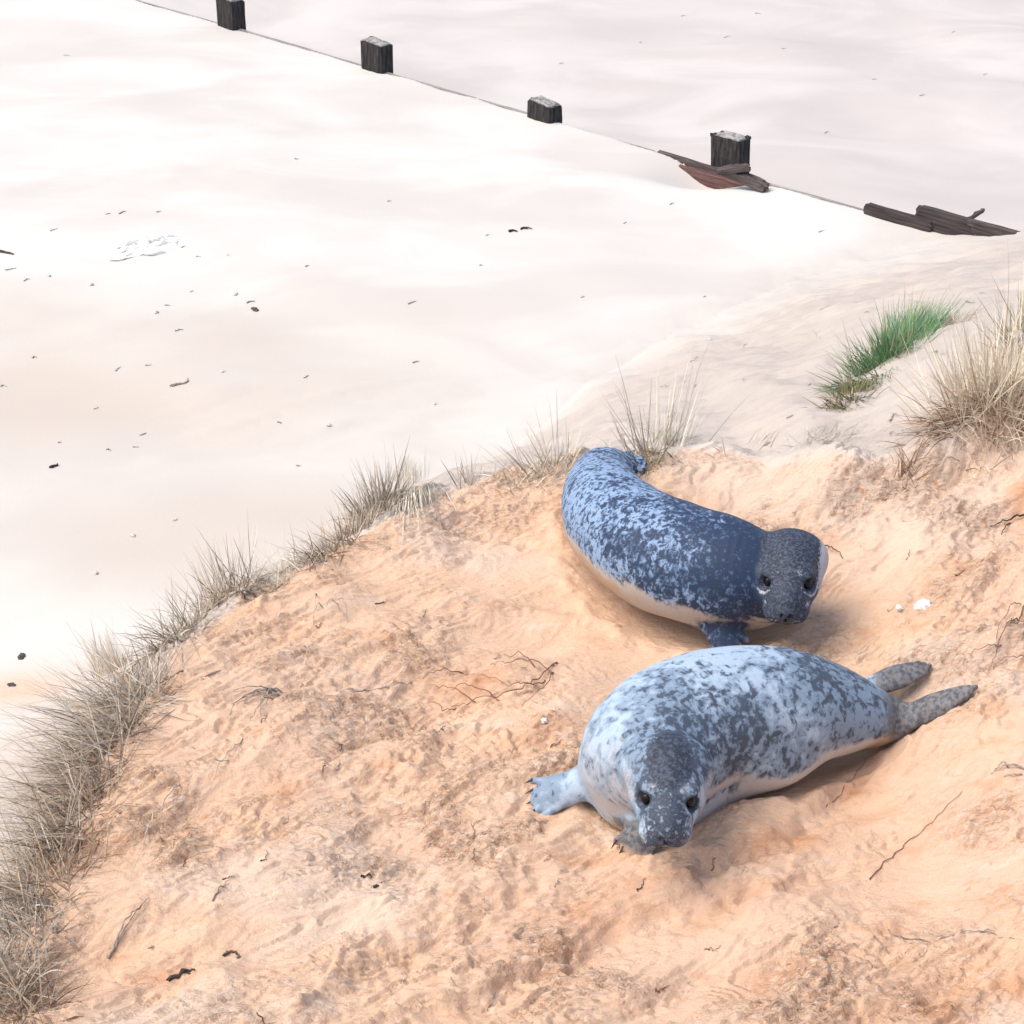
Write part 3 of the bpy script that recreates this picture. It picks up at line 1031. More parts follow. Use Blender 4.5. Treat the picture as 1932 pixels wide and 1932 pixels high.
def paintA(v, s, cd, nr, L, head):
    upn = nr[:, 2]
    x = v - np.array([0, 0, 0])
    rear = gauss(v, P(1540, 1262, 1.87), (.17, .17, .14))
    rear2 = gauss(v, P(1600, 1320, 1.8), (.15, .15, .13))
    nape = gauss(v, HA - .10 * HFA[1] + .05 * HFA[2], (.11, .16, .10))
    flank = gauss(v, P(1392, 1420, 1.78), (.075, .12, .15))
    dk = .42 + .50 * rear + .12 * rear2 + .62 * nape + .20 * gauss(v, P(1330, 1340, 1.92), (.16, .12, .12)) + .55 * flank - .30 * gauss(v, P(1310, 1225, 1.95), (.26, .14, .1))
    dk = dk - .55 * gauss(v, P(1140, 1410, 1.75), (.11, .2, .2)) - .15 * gauss(v, P(1480, 1400, 1.7), (.12, .1, .1))
    tone = .54 + .40 * rear + .50 * rear2 + .65 * nape + .35 * flank - .3 * gauss(v, P(1300, 1225, 1.95), (.3, .14, .1))
    be = sstep(.10, -.55, upn) * (1 - head) + .5 * gauss(v, P(1470, 1440, 1.66), (.18, .1, .07))
    be = np.maximum(be, .85 * gauss(v, P(1140, 1450, 1.72), (.09, .14, .16))) + .8 * gauss(L, (.11, -.05, -.02), (.04, .10, .10)) * (1 - head)
    sand_ = .62 * sstep(1.615, 1.565, v[:, 2]) + .55 * gauss(v, P(1163, 1500, 1.68), (.05, .08, .07)) + .75 * gauss(v, P(1648, 1390, 1.63), (.07, .07, .05))
    fl = np.maximum(gauss(v, (f1a + f1b) / 2, (.12, .12, .07)), 0)
    sand_ = sand_ - .6 * fl
    hf = np.maximum(gauss(v, h1a * .4 + h1b * .6, (.13, .13, .09)), gauss(v, h2a * .4 + h2b * .6, (.17, .17, .09)))
    dkm, plm = face_marks(L, head, 'near')
    flip = np.maximum(1.15 * sstep(P(1610, 1350, 1.65)[0], P(1725, 1350, 1.65)[0], v[:, 0]), .95 * np.minimum(1, 1.4 * gauss(v, f2a * .25 + f2b * .75, (.12, .12, .07))) * (1 - head) * sstep(1.70, 1.64, v[:, 2]))
    fl2 = np.minimum(1, 1.5 * gauss(v, f1a * .3 + f1b * .7, (.13, .12, .07)))
    be = be * (1 - fl2)
    dk = dk - .22 * fl2
    tone = tone + .05 * fl2
    dk = dk + .1 * hf
    sand_ = sand_ * (1 - head) + .25 * hf
    be = np.maximum(be, .75 * sstep(1.70, 1.60, v[:, 2]) * (1 - head) * (1 - flip) * (1 - fl2))
    return dict(flip=flip, darkness=dk, tone=tone, belly=be * (1 - .6 * hf), sandy=sand_, palemark=plm, darkmark=dkm)


sealA = build_seal('grey_seal', 'plump pale grey seal with dark spots, nearer of the two, one flipper stretched out sideways', SPA, HA, HFA, (.122, .085, .100),
                   [((f1a, f1b, .096, (.12, -.55, .8)), dict(ra=.050)),
                    ((f2a, f2b, .100, (-.1, -.6, .8)), dict(ra=.048, thick=.022, spread=1.1)),
                    ((h1a, h1b, .076, (.1, -.45, .9)), dict(hind=True, ra=.030, thick=.014, spread=.55)),
                    ((h2a, h2b, .076, (.1, -.45, .9)), dict(hind=True, ra=.034, thick=.014, spread=.40))],
                   [(P(1205, 1452, 1.69), (.17, .12, .13)), (P(1420, 1395, 1.66), (.20, .20, .13))], mA, paintA, 1.07, (.66, .74), .0020)

# the far seal
HB, HFB = head_at(PY(1486, 1098, 5.22), (-.15, -1, -.32), math.radians(-2), 1.13)
mB = seal_material('dark_mottled_fur', (.235, .345, .51), (.075, .125, .215), (.018, .031, .066), (.46, .43, .40), 50, .480, (1, 1, .85))
g1a, g1b = P(1338, 1158, 1.66), P(1384, 1228, 1.588)
k1a, k1b = P(1165, 880, 1.66), P(1216, 874, 1.68)
k2a, k2b = P(1160, 872, 1.63), P(1206, 862, 1.64)


def paintB(v, s, cd, nr, L, head):
    upd = nr @ (np.array([.35, .05, .93]))
    dk = .50 + .22 * sstep(.45, .9, s) + .05 * sstep(.2, .9, upd)
    hz_ = gauss(v, HB + np.array([-.06, .06, 0]), (.20, .22, .22))
    dk = dk + .30 * hz_ + .16 * gauss(v, P(1420, 1040, 1.9), (.13, .2, .2)) - .14 * gauss(v, P(1140, 935, 1.8), (.16, .3, .2)) + .12 * gauss(v, P(1400, 1150, 1.68), (.12, .12, .12))
    tone = .40 + .40 * hz_ + .38 * sstep(.40, .85, s) - .15 * sstep(.3, .1, s) - .12 * sstep(.2, -.4, upd)
    be = .9 * sstep(-.12, -.60, upd) * (1 - head)
    sand_ = .72 * sstep(-.25, -.60, upd) * sstep(.02, .3, s) * (1 - sstep(.45, .86, s))
    dkm, plm = face_marks(L, head, 'far')
    fl = gauss(v, (g1a + g1b) / 2, (.10, .10, .08))
    dk = dk + .06 * fl
    be = be * (1 - .8 * fl)
    sand_ = sand_ * (1 - head) * (1 - .8 * fl)
    be = np.maximum(be, .8 * sstep(1.675, 1.60, v[:, 2]) * (1 - head) * (1 - .9 * fl))
    sand_ = np.maximum(sand_, .60 * sstep(1.66, 1.59, v[:, 2]) * (1 - sstep(.45, .8, s)) * (1 - head))
    return dict(flip=np.zeros(len(v)), darkness=dk, tone=tone, belly=be, sandy=sand_, palemark=plm, darkmark=dkm)


sealB = build_seal('grey_seal', 'dark mottled blue-grey seal lying curled behind the paler one, head turned to the viewer', SPB, HB, HFB, (.116, .085, .090),
                   [((g1a, g1b, .095, (-.2, -.5, .8)), dict(ra=.052)),
                    ((k1a, k1b, .055, (0, -.3, .9)), dict(hind=True, ra=.038, thick=.016)),
                    ((k2a, k2b, .055, (0, -.3, .9)), dict(hind=True, ra=.038, thick=.016))],
                   [(P(1350, 1100, 1.70), (.16, .12, .10)), (P(1425, 1130, 1.67), (.13, .10, .09))], mB, paintB, 1.13, (.95, .4), .0005)
# ------------------------------------------------------------------ marram grass
def grass_mat(name, stops):
    m = NT(name)
    t = m.attr('tint')
    h = m.attr('along')
    col = m.ramp(t, stops)
    col = m.mix(m.mapr(h, .55, 1.0, 0, .35), col, (.50, .46, .38))
    return m.done(col, .75, .2)


G_GREY = grass_mat('grey_grass', [(0, (.13, .105, .078)), (.25, (.28, .24, .19)), (.55, (.43, .39, .325)), (.75, (.38, .26, .15)), (.88, (.52, .46, .37)), (1, (.62, .58, .50))])
G_STRAW = grass_mat('straw_grass', [(0, (.36, .25, .16)), (.25, (.58, .49, .36)), (.7, (.70, .63, .49)), (1, (.74, .70, .58))])
G_PALE = grass_mat('pale_grass', [(0, (.30, .27, .20)), (.4, (.50, .46, .37)), (1, (.66, .63, .54))])
G_GREEN = grass_mat('green_grass', [(0, (.04, .15, .065)), (.45, (.09, .28, .125)), (.7, (.22, .36, .18)), (.86, (.36, .34, .12)), (1, (.47, .42, .28))])
G_OLIVE = grass_mat('olive_grass', [(0, (.07, .075, .035)), (.4, (.19, .18, .085)), (.75, (.32, .27, .14)), (1, (.45, .38, .22))])
G_BROWN = grass_mat('brown_thatch', [(0, (.09, .055, .038)), (.4, (.22, .13, .08)), (.75, (.38, .26, .17)), (1, (.52, .42, .31))])


def blades(bases, dirs, lens, droop, width, r, seg=6, wave=.05):
    """ribbons: bases Nx3, dirs Nx3 unit, lens N, droop N (sag as share of length)"""
    n = len(bases)
    t = np.linspace(0, 1, seg + 1)
    side = np.cross(dirs, r.normal(size=(n, 3)))
    side /= np.linalg.norm(side, axis=1)[:, None]
    bend = np.cross(dirs, side)
    ph = r.normal(size=n) * wave
    down = np.array([0, 0, -1.0])
    c = bases[:, None] + lens[:, None, None] * (t[None, :, None] * dirs[:, None] + (t ** 2)[None, :, None] * (droop[:, None] * down)[:, None]
                                              + (np.sin(t * 3.0) * t)[None, :, None] * (ph[:, None] * bend)[:, None])
    w = (width[:, None] * (1 - t[None] ** 1.6 * .88))[..., None] * side[:, None] * .5
    v = np.stack([c - w, c + w], 2).reshape(-1, 3)
    k = np.arange(n)[:, None] * (2 * (seg + 1)) + np.arange(seg)[None] * 2
    q = np.stack([k, k + 1, k + 3, k + 2], -1).reshape(-1, 4)
    along = np.repeat(np.tile(t, n), 2)
    return v, q, along


def tuft(label, px, n, length, spread, mat, lean=(-.45, .35), up=.75, wild=.35, droop=.18, mat2=None, n2=0, len2=.14, seed=1, width=.0036, stalks=0, stem_len=.4,
         tall=None, group='marram tufts along the dune brow', hits=None):
    """one tuft: a foliage mesh of upright blades, a thatch of dead ones round its foot, a few tall stalks"""
    r = np.random.default_rng(seed)
    pts = [hit(*p) for p in px]
    c = np.mean(pts, 0)
    o = empty('marram_grass', (c[0], c[1], ground_z(c[0], c[1])))
    tag(o, label, 'grass tuft', group)
    org = np.array(o.location)

    def roots(m, sp):
        i = r.integers(0, len(pts), m)
        b = np.array(pts)[i] + r.normal(size=(m, 3)) * sp
        b[:, 2] = land(b[:, 0], b[:, 1]) - .006
        return b

    def make(name, m, L, up_, wild_, droop_, mt, wd, sp, lean_=lean):
        b = roots(m, sp)
        L = L * 1.0
        # blades lean away from the tuft's heart
        off = (b - c) / max(sp, .02)
        d = np.stack([lean_[0] + wild_ * r.normal(size=m) + .22 * off[:, 0], lean_[1] + wild_ * r.normal(size=m) + .22 * off[:, 1], up_ + .25 * r.random(m)], 1)
        d /= np.linalg.norm(d, axis=1)[:, None]
        ln = L * (.45 + .55 * r.random(m)) * np.where(r.random(m) < .12, 1.25, 1)
        dr = droop_ * (.2 + 1.6 * r.random(m)) * np.where(r.random(m) < .14, 3.5, 1)
        v, q, al = blades(b, d, ln, dr, wd * (.6 + .8 * r.random(m)), r)
        zg = land(v[:, 0], v[:, 1]) + .003
        v[:, 2] = np.maximum(v[:, 2], zg - .006 * (al < .05))
        me = mesh_np(name, v - org, q)
        fattr(me, 'along', al)
        fattr(me, 'tint', np.repeat(np.clip(r.normal(.5, .27, m), 0, 1), 14))
        return link(name, me, mt, o)
    make('blades', int(n * .85), length, up, wild, droop, mat, width, spread)
    if n2:
        make('thatch', n2, len2, .22, .75, .30, mat2 or mat, width * .9, spread * 1.05, (lean[0] * .5, lean[1] * .5))
    if stalks:
        make('stalk', stalks, stem_len, 1.1, .22, .05, tall or G_PALE, width * 1.15, spread * .9, (lean[0] * .3, lean[1] * .3))
    return o


T = tuft
T('brown drooping grass tuft in the bottom left corner of the sand', [(30, 1935), (55, 1895), (15, 1880)], 161, 0.29, 0.043, G_GREY, (-.15, -.1), .6, 0.60, .3, G_BROWN, 374, .16, 1, width=.0034)
T('tangled grey grass tuft just above the bottom left corner, at the left edge', [(20, 1790), (48, 1740), (5, 1840)], 215, 0.32, 0.047, G_GREY, (-.55, .2), .6, 0.50, .28, G_GREY, 374, .17, 2, width=.0034)
T('second grey grass tuft up from the bottom left corner, blades sweeping left', [(75, 1685), (105, 1630), (50, 1660)], 238, 0.34, 0.047, G_GREY, (-.7, .25), .55, 0.48, .25, G_BROWN, 374, .18, 3, width=.0034)
T('third grass tuft up from the bottom left corner, brown at its heart', [(130, 1575), (158, 1520), (105, 1560)], 245, 0.34, 0.047, G_GREY, (-.7, .25), .55, 0.48, .25, G_BROWN, 409, .18, 4, width=.0034)
T('grey grass tuft halfway up the left brow, long blades lying flat over the edge', [(180, 1465), (205, 1410), (150, 1450)], 245, 0.39, 0.047, G_GREY, (-.85, .2), .42, 0.46, .22, G_BROWN, 409, .20, 5, width=.0034)
T('thick grey and orange tuft crossed by pale dead stems, left of the dead straw bundle', [(235, 1370), (262, 1310), (205, 1345)], 261, 0.38, 0.049, G_GREY, (-.75, .3), .50, 0.50, .22, G_GREY, 445, .20, 6, stalks=10, stem_len=.3, tall=G_PALE, width=.0034)
T('orange tinged grass tuft reaching far left over the white beach', [(255, 1262), (300, 1225), (215, 1265)], 238, 0.40, 0.049, G_GREY, (-.75, .35), .52, 0.50, .22, G_BROWN, 338, .18, 7, width=.0034)
T('low wiry grey tuft between the orange tinged tuft and the one with a rusty stalk', [(340, 1195), (375, 1165), (310, 1215)], 161, 0.28, 0.043, G_GREY, (-.35, .3), .7, 0.48, .2, G_GREY, 292, .16, 8, width=.0034)
T('dark upright grey tuft with a rusty orange stalk on the left brow', [(410, 1135), (440, 1115), (465, 1118)], 199, 0.29, 0.036, G_GREY, (-.2, .25), .95, 0.36, .12, G_BROWN, 292, .14, 9, stalks=16, stem_len=.30, tall=G_BROWN, width=.0034)
T('sparse wiry grass tuft right of the rusty stalked tuft, bleached arching blades', [(520, 1095), (560, 1072)], 93, .20, .05, G_PALE, (-.2, .3), .8, .45, .25, G_GREY, 62, .12, 10)
T('dense dark low tuft at the bend of the brow, left of the tall pale tuft', [(605, 1050), (640, 1030), (675, 1005)], 266, .19, .04, G_GREY, (-.3, .3), .8, .42, .18, G_BROWN, 210, .13, 11)
T('grey twiggy tuft touching the left side of the tall pale tuft', [(700, 965), (722, 950)], 235, .24, .04, G_GREY, (-.12, .2), .95, .30, .12, G_GREY, 182, .14, 12)
T('tall pale upright grass tuft with one long dark stalk, in the middle of the brow', [(755, 935), (785, 925), (770, 915)], 235, .36, .042, G_PALE, (-.05, .1), 1.15, .24, .08, G_GREY, 168, .15, 13, stalks=12, stem_len=.56, tall=G_PALE)
T('small sparse grey sprig just right of the tall pale tuft', [(885, 910)], 28, .20, .022, G_GREY, (-.05, .1), 1.0, .32, .12, None, 0, .1, 14)
T('low sprawling grey grass sprigs between the small sprig and the far seal', [(960, 905), (1000, 900)], 74, .16, .05, G_PALE, (0, .1), .8, .5, .15, G_GREY, 49, .10, 15)
T('loose grey grass tuft right behind the tail of the far seal', [(1045, 880), (1080, 872), (1020, 890)], 117, .24, .05, G_PALE, (0, .1), .95, .33, .12, G_GREY, 84, .12, 16, stalks=5, stem_len=.3)
T('tall wispy straw tuft standing behind the back of the far seal', [(1230, 850), (1265, 838), (1215, 858)], 124, .36, .045, G_PALE, (.0, .1), 1.15, .25, .08, G_OLIVE, 105, .14, 17, stalks=16, stem_len=.66, tall=G_PALE)
T('thin pale sprigs on the slope right of the tall wispy straw tuft', [(1370, 850), (1430, 835)], 23, .18, .04, G_PALE, (.2, .1), .9, .4, .12, None, 0, .1, 18)
T('tiny pale sprig on the bare slope below the green tuft', [(1530, 835), (1560, 825)], 68, .12, .05, G_PALE, (.1, .1), .5, .5, .15, None, 0, .1, 19)
T('vivid green grass tuft with thin grey stalks on the pale slope', [(1620, 725), (1650, 695), (1680, 665), (1705, 640), (1735, 620)], 1900, .23, .060, G_GREEN, (-.12, .0), 1.0, .30, .15, G_OLIVE, 182, .12, 20, stalks=42, stem_len=.36, tall=G_GREY,
  group='grass tufts on the pale slope')
T('olive brown grass tuft at the lower end of the green tuft', [(1580, 770), (1600, 755), (1610, 740)], 280, .16, .04, G_OLIVE, (-.2, -.1), .7, .35, .25, G_OLIVE, 112, .10, 21, group='grass tufts on the pale slope')
T('dark dead sprigs lying at the upper end of the green tuft', [(1770, 618), (1800, 612)], 76, .18, .04, G_GREY, (.3, .2), .6, .45, .15, G_BROWN, 77, .12, 22, group='grass tufts on the pale slope')
T('big straw coloured grass tuft at the right edge, tall bleached blades', [(1830, 745), (1870, 735), (1900, 720), (1850, 770), (1915, 750)], 550, .40, .075, G_STRAW, (-.12, .1), 1.0, .28, .12, G_STRAW, 266, .26, 23, stalks=34, stem_len=.56, tall=G_STRAW,
  group='grass tufts at the right edge')
T('brown matted thatch hanging below the big straw coloured tuft', [(1785, 795), (1830, 778), (1875, 765), (1915, 755)], 364, .17, .050, G_BROWN, (-.40, -.25), .35, .45, .35, G_BROWN, 364, .16, 24, group='grass tufts at the right edge')
T('olive straw tuft cut by the right edge above the big straw coloured one', [(1925, 650), (1945, 620)], 235, .26, .05, G_OLIVE, (-.1, .1), 1.0, .33, .12, G_STRAW, 105, .16, 25, stalks=8, tall=G_STRAW, group='grass tufts at the right edge')
T('thin reddish sprig on the rim below the matted thatch', [(1690, 905), (1720, 885)], 43, .17, .03, G_BROWN, (.15, .1), .8, .5, .15, G_BROWN, 28, .10, 26, group='grass tufts at the right edge')
# ------------------------------------------------------------------ twigs, straw, stones and flotsam
def stick_mat(name, a, b):
    m = NT(name)
    nn = m.noise(m.mapping(m.obj(), (1, 1, 1)), 60, 3, .6)
    return m.done(m.mix(m.mapr(nn, .35, .65), a, b), .85, .2)


TW_RED, TW_GREY, TW_DARK, TW_PALE, TW_FAINT = (stick_mat('red_brown_twig', (.15, .075, .05), (.28, .16, .11)), stick_mat('grey_twig', (.20, .175, .15), (.38, .34, .30)),
                                     stick_mat('dark_wood', (.025, .022, .02), (.09, .075, .065)), stick_mat('bleached_straw', (.36, .31, .24), (.56, .50, .41)), stick_mat('weathered_driftwood', (.36, .345, .325), (.54, .52, .49)))


def tube(paths, radii, sides=6, seed=0):
    """several tapering tubes in one mesh"""
    V_, F_ = [], []
    for pth, rad in zip(paths, radii):
        pth = np.asarray(pth, float)
        base = len(V_)
        for i, p in enumerate(pth):
            t = pth[min(i + 1, len(pth) - 1)] - pth[max(i - 1, 0)]
            t /= max(np.linalg.norm(t), 1e-9)
            a = np.cross(t, (.3, .2, .93))
            a /= max(np.linalg.norm(a), 1e-9)
            b = np.cross(t, a)
            rr = rad * (1 - .65 * i / (len(pth) - 1))
            for k in range(sides):
                an = 2 * math.pi * k / sides
                V_.append(p + rr * (math.cos(an) * a + math.sin(an) * b))
        for i in range(len(pth) - 1):
            for k in range(sides):
                k2 = (k + 1) % sides
                F_.append((base + i * sides + k, base + i * sides + k2, base + (i + 1) * sides + k2, base + (i + 1) * sides + k))
        for i in (0, len(pth) - 1):                       # closed ends
            c = base + i * sides
            if sides == 6:
                F_.append((c, c + 1, c + 2, c + 3))
                F_.append((c, c + 3, c + 4, c + 5))
    return np.array(V_), np.array(F_)


def lay(line, lift, n=7, wob=.006, r=None, arch=0.0):
    """a path over the sand through photo points"""
    pts = catmull([hit(u, v) for u, v in line], n)
    m = len(pts)
    pts[:, 2] = land(pts[:, 0], pts[:, 1]) + lift + arch * np.sin(np.linspace(0, math.pi, m))
    if r is not None:
        pts += r.normal(size=pts.shape) * wob * np.array([1, 1, .5])
    return pts


def twig(name, label, cat, lines, rad, mat, seed=0, lift=.003, arch=0.0, group=None, wob=.0025):
    r = np.random.default_rng(seed)
    paths = [lay(l, lift, 6, wob, r, arch * (.5 + r.random())) for l in lines]
    v, f = tube(paths, [rad * (1 if i == 0 else .75) for i in range(len(lines))])
    c = v.mean(0)
    o = link(name, mesh_np(name, v - c, f), mat)
    o.location = c
    return tag(o, label, cat, group)


twig('dead_twig', 'dead reddish branching twig lying on the smooth sand left of the pale seal', 'twig',
     [[(1050, 1250), (1020, 1285), (975, 1312), (900, 1325), (850, 1332)], [(1045, 1272), (1010, 1258), (960, 1262), (925, 1255)], [(1030, 1280), (1000, 1300), (960, 1296), (880, 1272)],
      [(1045, 1262), (1030, 1300), (985, 1330)], [(900, 1325), (860, 1310), (815, 1288)], [(940, 1318), (890, 1302), (850, 1300)], [(880, 1272), (830, 1268), (795, 1275)],
      [(860, 1332), (840, 1342), (815, 1322)], [(1010, 1258), (985, 1240), (950, 1236)]], .0030, TW_RED, 1, arch=.022)
twig('twig', 'thin grey twig lying left of the dead reddish branching one', 'twig', [[(636, 1304), (690, 1300), (745, 1292), (775, 1283)]], .003, TW_GREY, 2)
twig('straw_bundle', 'bundle of dead grey straw half buried in the sand left of the twigs', 'straw',
     [[(528, 1296), (495, 1300), (455, 1310)], [(530, 1302), (500, 1310), (460, 1325)], [(525, 1308), (490, 1318), (445, 1330)], [(522, 1300), (480, 1302), (440, 1300)], [(515, 1314), (495, 1335), (470, 1360)],
      [(520, 1306), (505, 1322), (490, 1345)], [(512, 1296), (470, 1318), (430, 1345)], [(527, 1312), (512, 1318), (502, 1326)]], .0042, TW_GREY, 3, arch=.02)
twig('twig', 'thin greyish twig with a fork at the lower right of the sand', 'twig', [[(1678, 1752), (1720, 1768), (1790, 1764), (1860, 1757), (1912, 1766)], [(1850, 1758), (1862, 1750), (1872, 1752)]], .0022, TW_GREY, 4)
twig('twig', 'short dark twig sticking out behind the head of the far seal', 'twig', [[(1540, 1032), (1568, 1037), (1592, 1052)]], .0034, TW_DARK, 5, arch=.015)
twig('twig', 'dark root end poking in from the right edge above the white scraps', 'twig', [[(1940, 970), (1905, 985), (1868, 992)], [(1905, 985), (1890, 1003)]], .0045, TW_DARK, 6, arch=.02)
twig('twig', 'grey forked twig at the right edge level with the pale seal flank', 'twig', [[(1940, 1452), (1900, 1447), (1868, 1455)], [(1900, 1447), (1885, 1438)], [(1930, 1462), (1895, 1465)]], .0035, TW_GREY, 7, arch=.01)
twig('root_stems', 'thin reddish root stems trailing down the sand bank at the right edge', 'roots',
     [[(1940, 1130), (1905, 1180), (1880, 1230), (1865, 1262)], [(1925, 1140), (1900, 1160), (1880, 1200)], [(1938, 1235), (1900, 1242), (1872, 1262)], [(1915, 1170), (1930, 1200), (1936, 1235)], [(1890, 1215), (1850, 1225), (1815, 1232)]],
     .0024, TW_RED, 8, arch=.02)
twig('root_stems', 'long thin root trailing across the sand below the pale seal', 'roots', [[(1640, 1655), (1700, 1600), (1760, 1545), (1820, 1480)], [(1560, 1520), (1600, 1475), (1635, 1430)]], .0018, TW_RED, 9)
twig('straw', 'pale bent straw lying on the sand above the lower left corner', 'straw', [[(205, 1800), (230, 1755), (262, 1715), (285, 1690)], [(215, 1795), (250, 1730), (275, 1700)]], .0032, TW_GREY, 10, arch=.012)
twig('straw', 'pale straw stem in the sand right of the bent straw', 'straw', [[(398, 1695), (420, 1672), (440, 1648)]], .0030, TW_GREY, 11, arch=.008)
twig('straw', 'long pale straw running down from the tangled left grass', 'straw', [[(455, 1390), (425, 1440), (400, 1490), (340, 1560)], [(430, 1430), (395, 1470), (350, 1500)]], .0026, TW_PALE, 12, arch=.03)
twig('straw', 'pair of orange straws arching out of the lower left grass', 'straw', [[(340, 1470), (310, 1540), (280, 1600), (245, 1660)], [(345, 1500), (300, 1560), (240, 1590)]], .0026, TW_PALE, 13, arch=.05)
twig('bark_scrap', 'black curved scrap of bark near the bottom left of the sand', 'bark', [[(318, 1842), (345, 1832), (366, 1828)], [(340, 1835), (360, 1836)]], .0065, TW_DARK, 14)
twig('bark_scrap', 'brown curled scrap of bark right of the black one', 'bark', [[(420, 1800), (438, 1794), (452, 1800), (444, 1808)]], .0042, stick_mat('brown_bark', (.08, .05, .035), (.20, .14, .10)), 15)
twig('bark_scrap', 'small black chip of bark in the sand at the lower middle', 'bark', [[(680, 1652), (700, 1648)]], .0042, TW_DARK, 16)
twig('twig', 'short grey twig touching the left flank of the pale seal', 'twig', [[(1130, 1332), (1152, 1328)]], .0028, TW_GREY, 17)
twig('bark_scrap', 'slim dark sliver of bark just below the small black chip', 'bark', [[(703, 1674), (722, 1662)]], .005, TW_DARK, 27)
twig('straw', 'thin straw leaning on the sand behind the tail of the pale seal', 'straw', [[(1615, 1240), (1640, 1215), (1660, 1198)]], .0022, TW_PALE, 18, arch=.02)
# an upright dead seedling or two on the brow
twig('twig', 'small cluster of thin dark stems in the sand right of the left brow', 'twig', [[(596, 1120), (598, 1150)], [(610, 1140), (590, 1170)], [(640, 1150), (615, 1145)], [(655, 1170), (640, 1130)]], .0024, TW_GREY, 19, arch=.035)
r_ = np.random.default_rng(5)
BITS = 'short dead stems scattered over the orange sand'
for k in range(46):
    u, v = r_.uniform(150, 1920), r_.uniform(1000, 1920)
    p = hit(u, v)
    if land(p[:1], p[1:2], True)[1]['d'][0] > -.18 or seal_dist(p[:1], p[1:2])[0] < .08: continue
    a = r_.normal(.7, .6)
    ln = r_.uniform(12, 34)
    twig('loose_twig', 'short dead bit of plant stem lying loose on the orange sand', 'twig', [[(u, v), (u + ln * .5 * math.cos(a), v - ln * .5 * math.sin(a)), (u + ln * math.cos(a + .3), v - ln * math.sin(a + .3))]],
         r_.uniform(.0012, .0022), (TW_GREY, TW_RED, TW_DARK)[k % 3], 200 + k, group=BITS)


def lump(name, label, cat, u, v, size, mat, seed, squash=.5, group=None, sharp=.35, lift=.0):
    bm = bmesh.new()
    bmesh.ops.create_icosphere(bm, subdivisions=4, radius=1.0)
    for w in bm.verts:
        c = w.co.copy()
        n = perlin(np.array([c.x * 1.6 + seed]), np.array([c.y * 1.6 + c.z * 1.3]), seed)[0] + .5 * perlin(np.array([c.x * 4 + seed]), np.array([c.y * 4 - c.z * 3.1]), seed + 1)[0]
        w.co = Vector((c.x * size[0], c.y * size[1], c.z * size[0] * squash)) * (1 + sharp * n)
    me = bpy.data.meshes.new(name)
    bm.to_mesh(me)
    bm.free()
    me.polygons.foreach_set('use_smooth', np.ones(len(me.polygons), bool))
    o = link(name, me, mat)
    p = hit(u, v)
    o.location = (p[0], p[1], ground_z(p[0], p[1]) + lift)
    o.rotation_euler = (0, 0, seed * 1.3)
    return tag(o, label, cat, group)


WHITE = NT('white_scrap').done((.78, .77, .74), .7, .3)
STONE = stick_mat('dark_stone', (.04, .04, .045), (.12, .115, .11))
SHELL = stick_mat('pale_shell', (.42, .40, .37), (.66, .64, .60))
lump('foam_scrap', 'larger crumbly white scrap on the sand right of the far seal', 'scrap', 1742, 1144, (.030, .022), WHITE, 3, .5, sharp=.6, lift=.006)
lump('foam_scrap', 'smaller white scrap left of the larger crumbly one', 'scrap', 1697, 1147, (.014, .011), WHITE, 4, .6, sharp=.5, lift=.004)
lump('foam_scrap', 'tiny white fleck on the sand left of the pale seal', 'scrap', 1026, 1356, (.012, .010), WHITE, 5, .6, sharp=.5, lift=.004)

# crumpled white sheet, half buried on the beach
p = hit(285, 462)
n = 46
g = np.linspace(-1, 1, n)
X, Y = np.meshgrid(g, g)
a, b = X.ravel(), Y.ravel()
ridge = np.abs(fbm(a * 1.6 + 3, b * 2.4, 301, 4))
hgt = (1 - (a * a + b * b).clip(0, 1)) ** .7 * (.03 + .075 * ridge) + .01 * fbm(a * 5, b * 5, 305, 2)
vv = np.stack([a * .30 + .05 * b + .03 * perlin(b * 3, a * 3, 307), b * .16 + .05 * perlin(a * 2, b * 3, 308), hgt - .012], 1)
ii = np.arange(n * n).reshape(n, n)
me = mesh_np('white_sheet', vv, np.stack([ii[:-1, :-1], ii[:-1, 1:], ii[1:, 1:], ii[1:, :-1]], -1).reshape(-1, 4))
sh = tag(link('white_sheet', me, WHITE), 'crumpled white plastic sheet half buried on the beach at the left', 'plastic sheet')
sh.location = (p[0], p[1], ground_z(p[0], p[1]))
sh.rotation_euler = (0, 0, .35)
so = sh.modifiers.new('thickness', 'SOLIDIFY')
so.thickness = .004

# flotsam on the flat beach
lump('stone', 'small black stone with a white wind tail on the middle of the beach', 'stone', 481, 584, (.035, .022), STONE, 21, .5)
twig('driftwood', 'hooked grey stick on the beach left of the tall pale tuft', 'driftwood', [[(322, 728), (336, 724), (352, 722), (354, 716)]], .010, TW_GREY, 30, lift=.006)
twig('driftwood', 'dark spiky scrap of weed on the white beach below the third post', 'weed', [[(960, 437), (968, 434), (976, 437)], [(982, 432), (992, 429), (1003, 432)], [(988, 430), (996, 433)]], .012, TW_DARK, 31, lift=.008)
twig('driftwood', 'dark stick lying on the beach at the left edge', 'driftwood', [[(-6, 474), (10, 477), (26, 481)]], .014, TW_DARK, 32, lift=.008)
twig('driftwood', 'small dark stick on the lower left beach above the left grass', 'driftwood', [[(96, 883), (103, 879), (110, 875)]], .011, TW_DARK, 33, lift=.006)
lump('stone', 'dark pebble on the white sand beyond the orange tinged tuft', 'stone', 40, 1238, (.026, .018), STONE, 23, .6)
lump('stone', 'smaller dark pebble below the first one, beyond the left grass', 'stone', 22, 1290, (.020, .014), STONE, 24, .6)
FL = 'small sticks scattered on the pale beach'
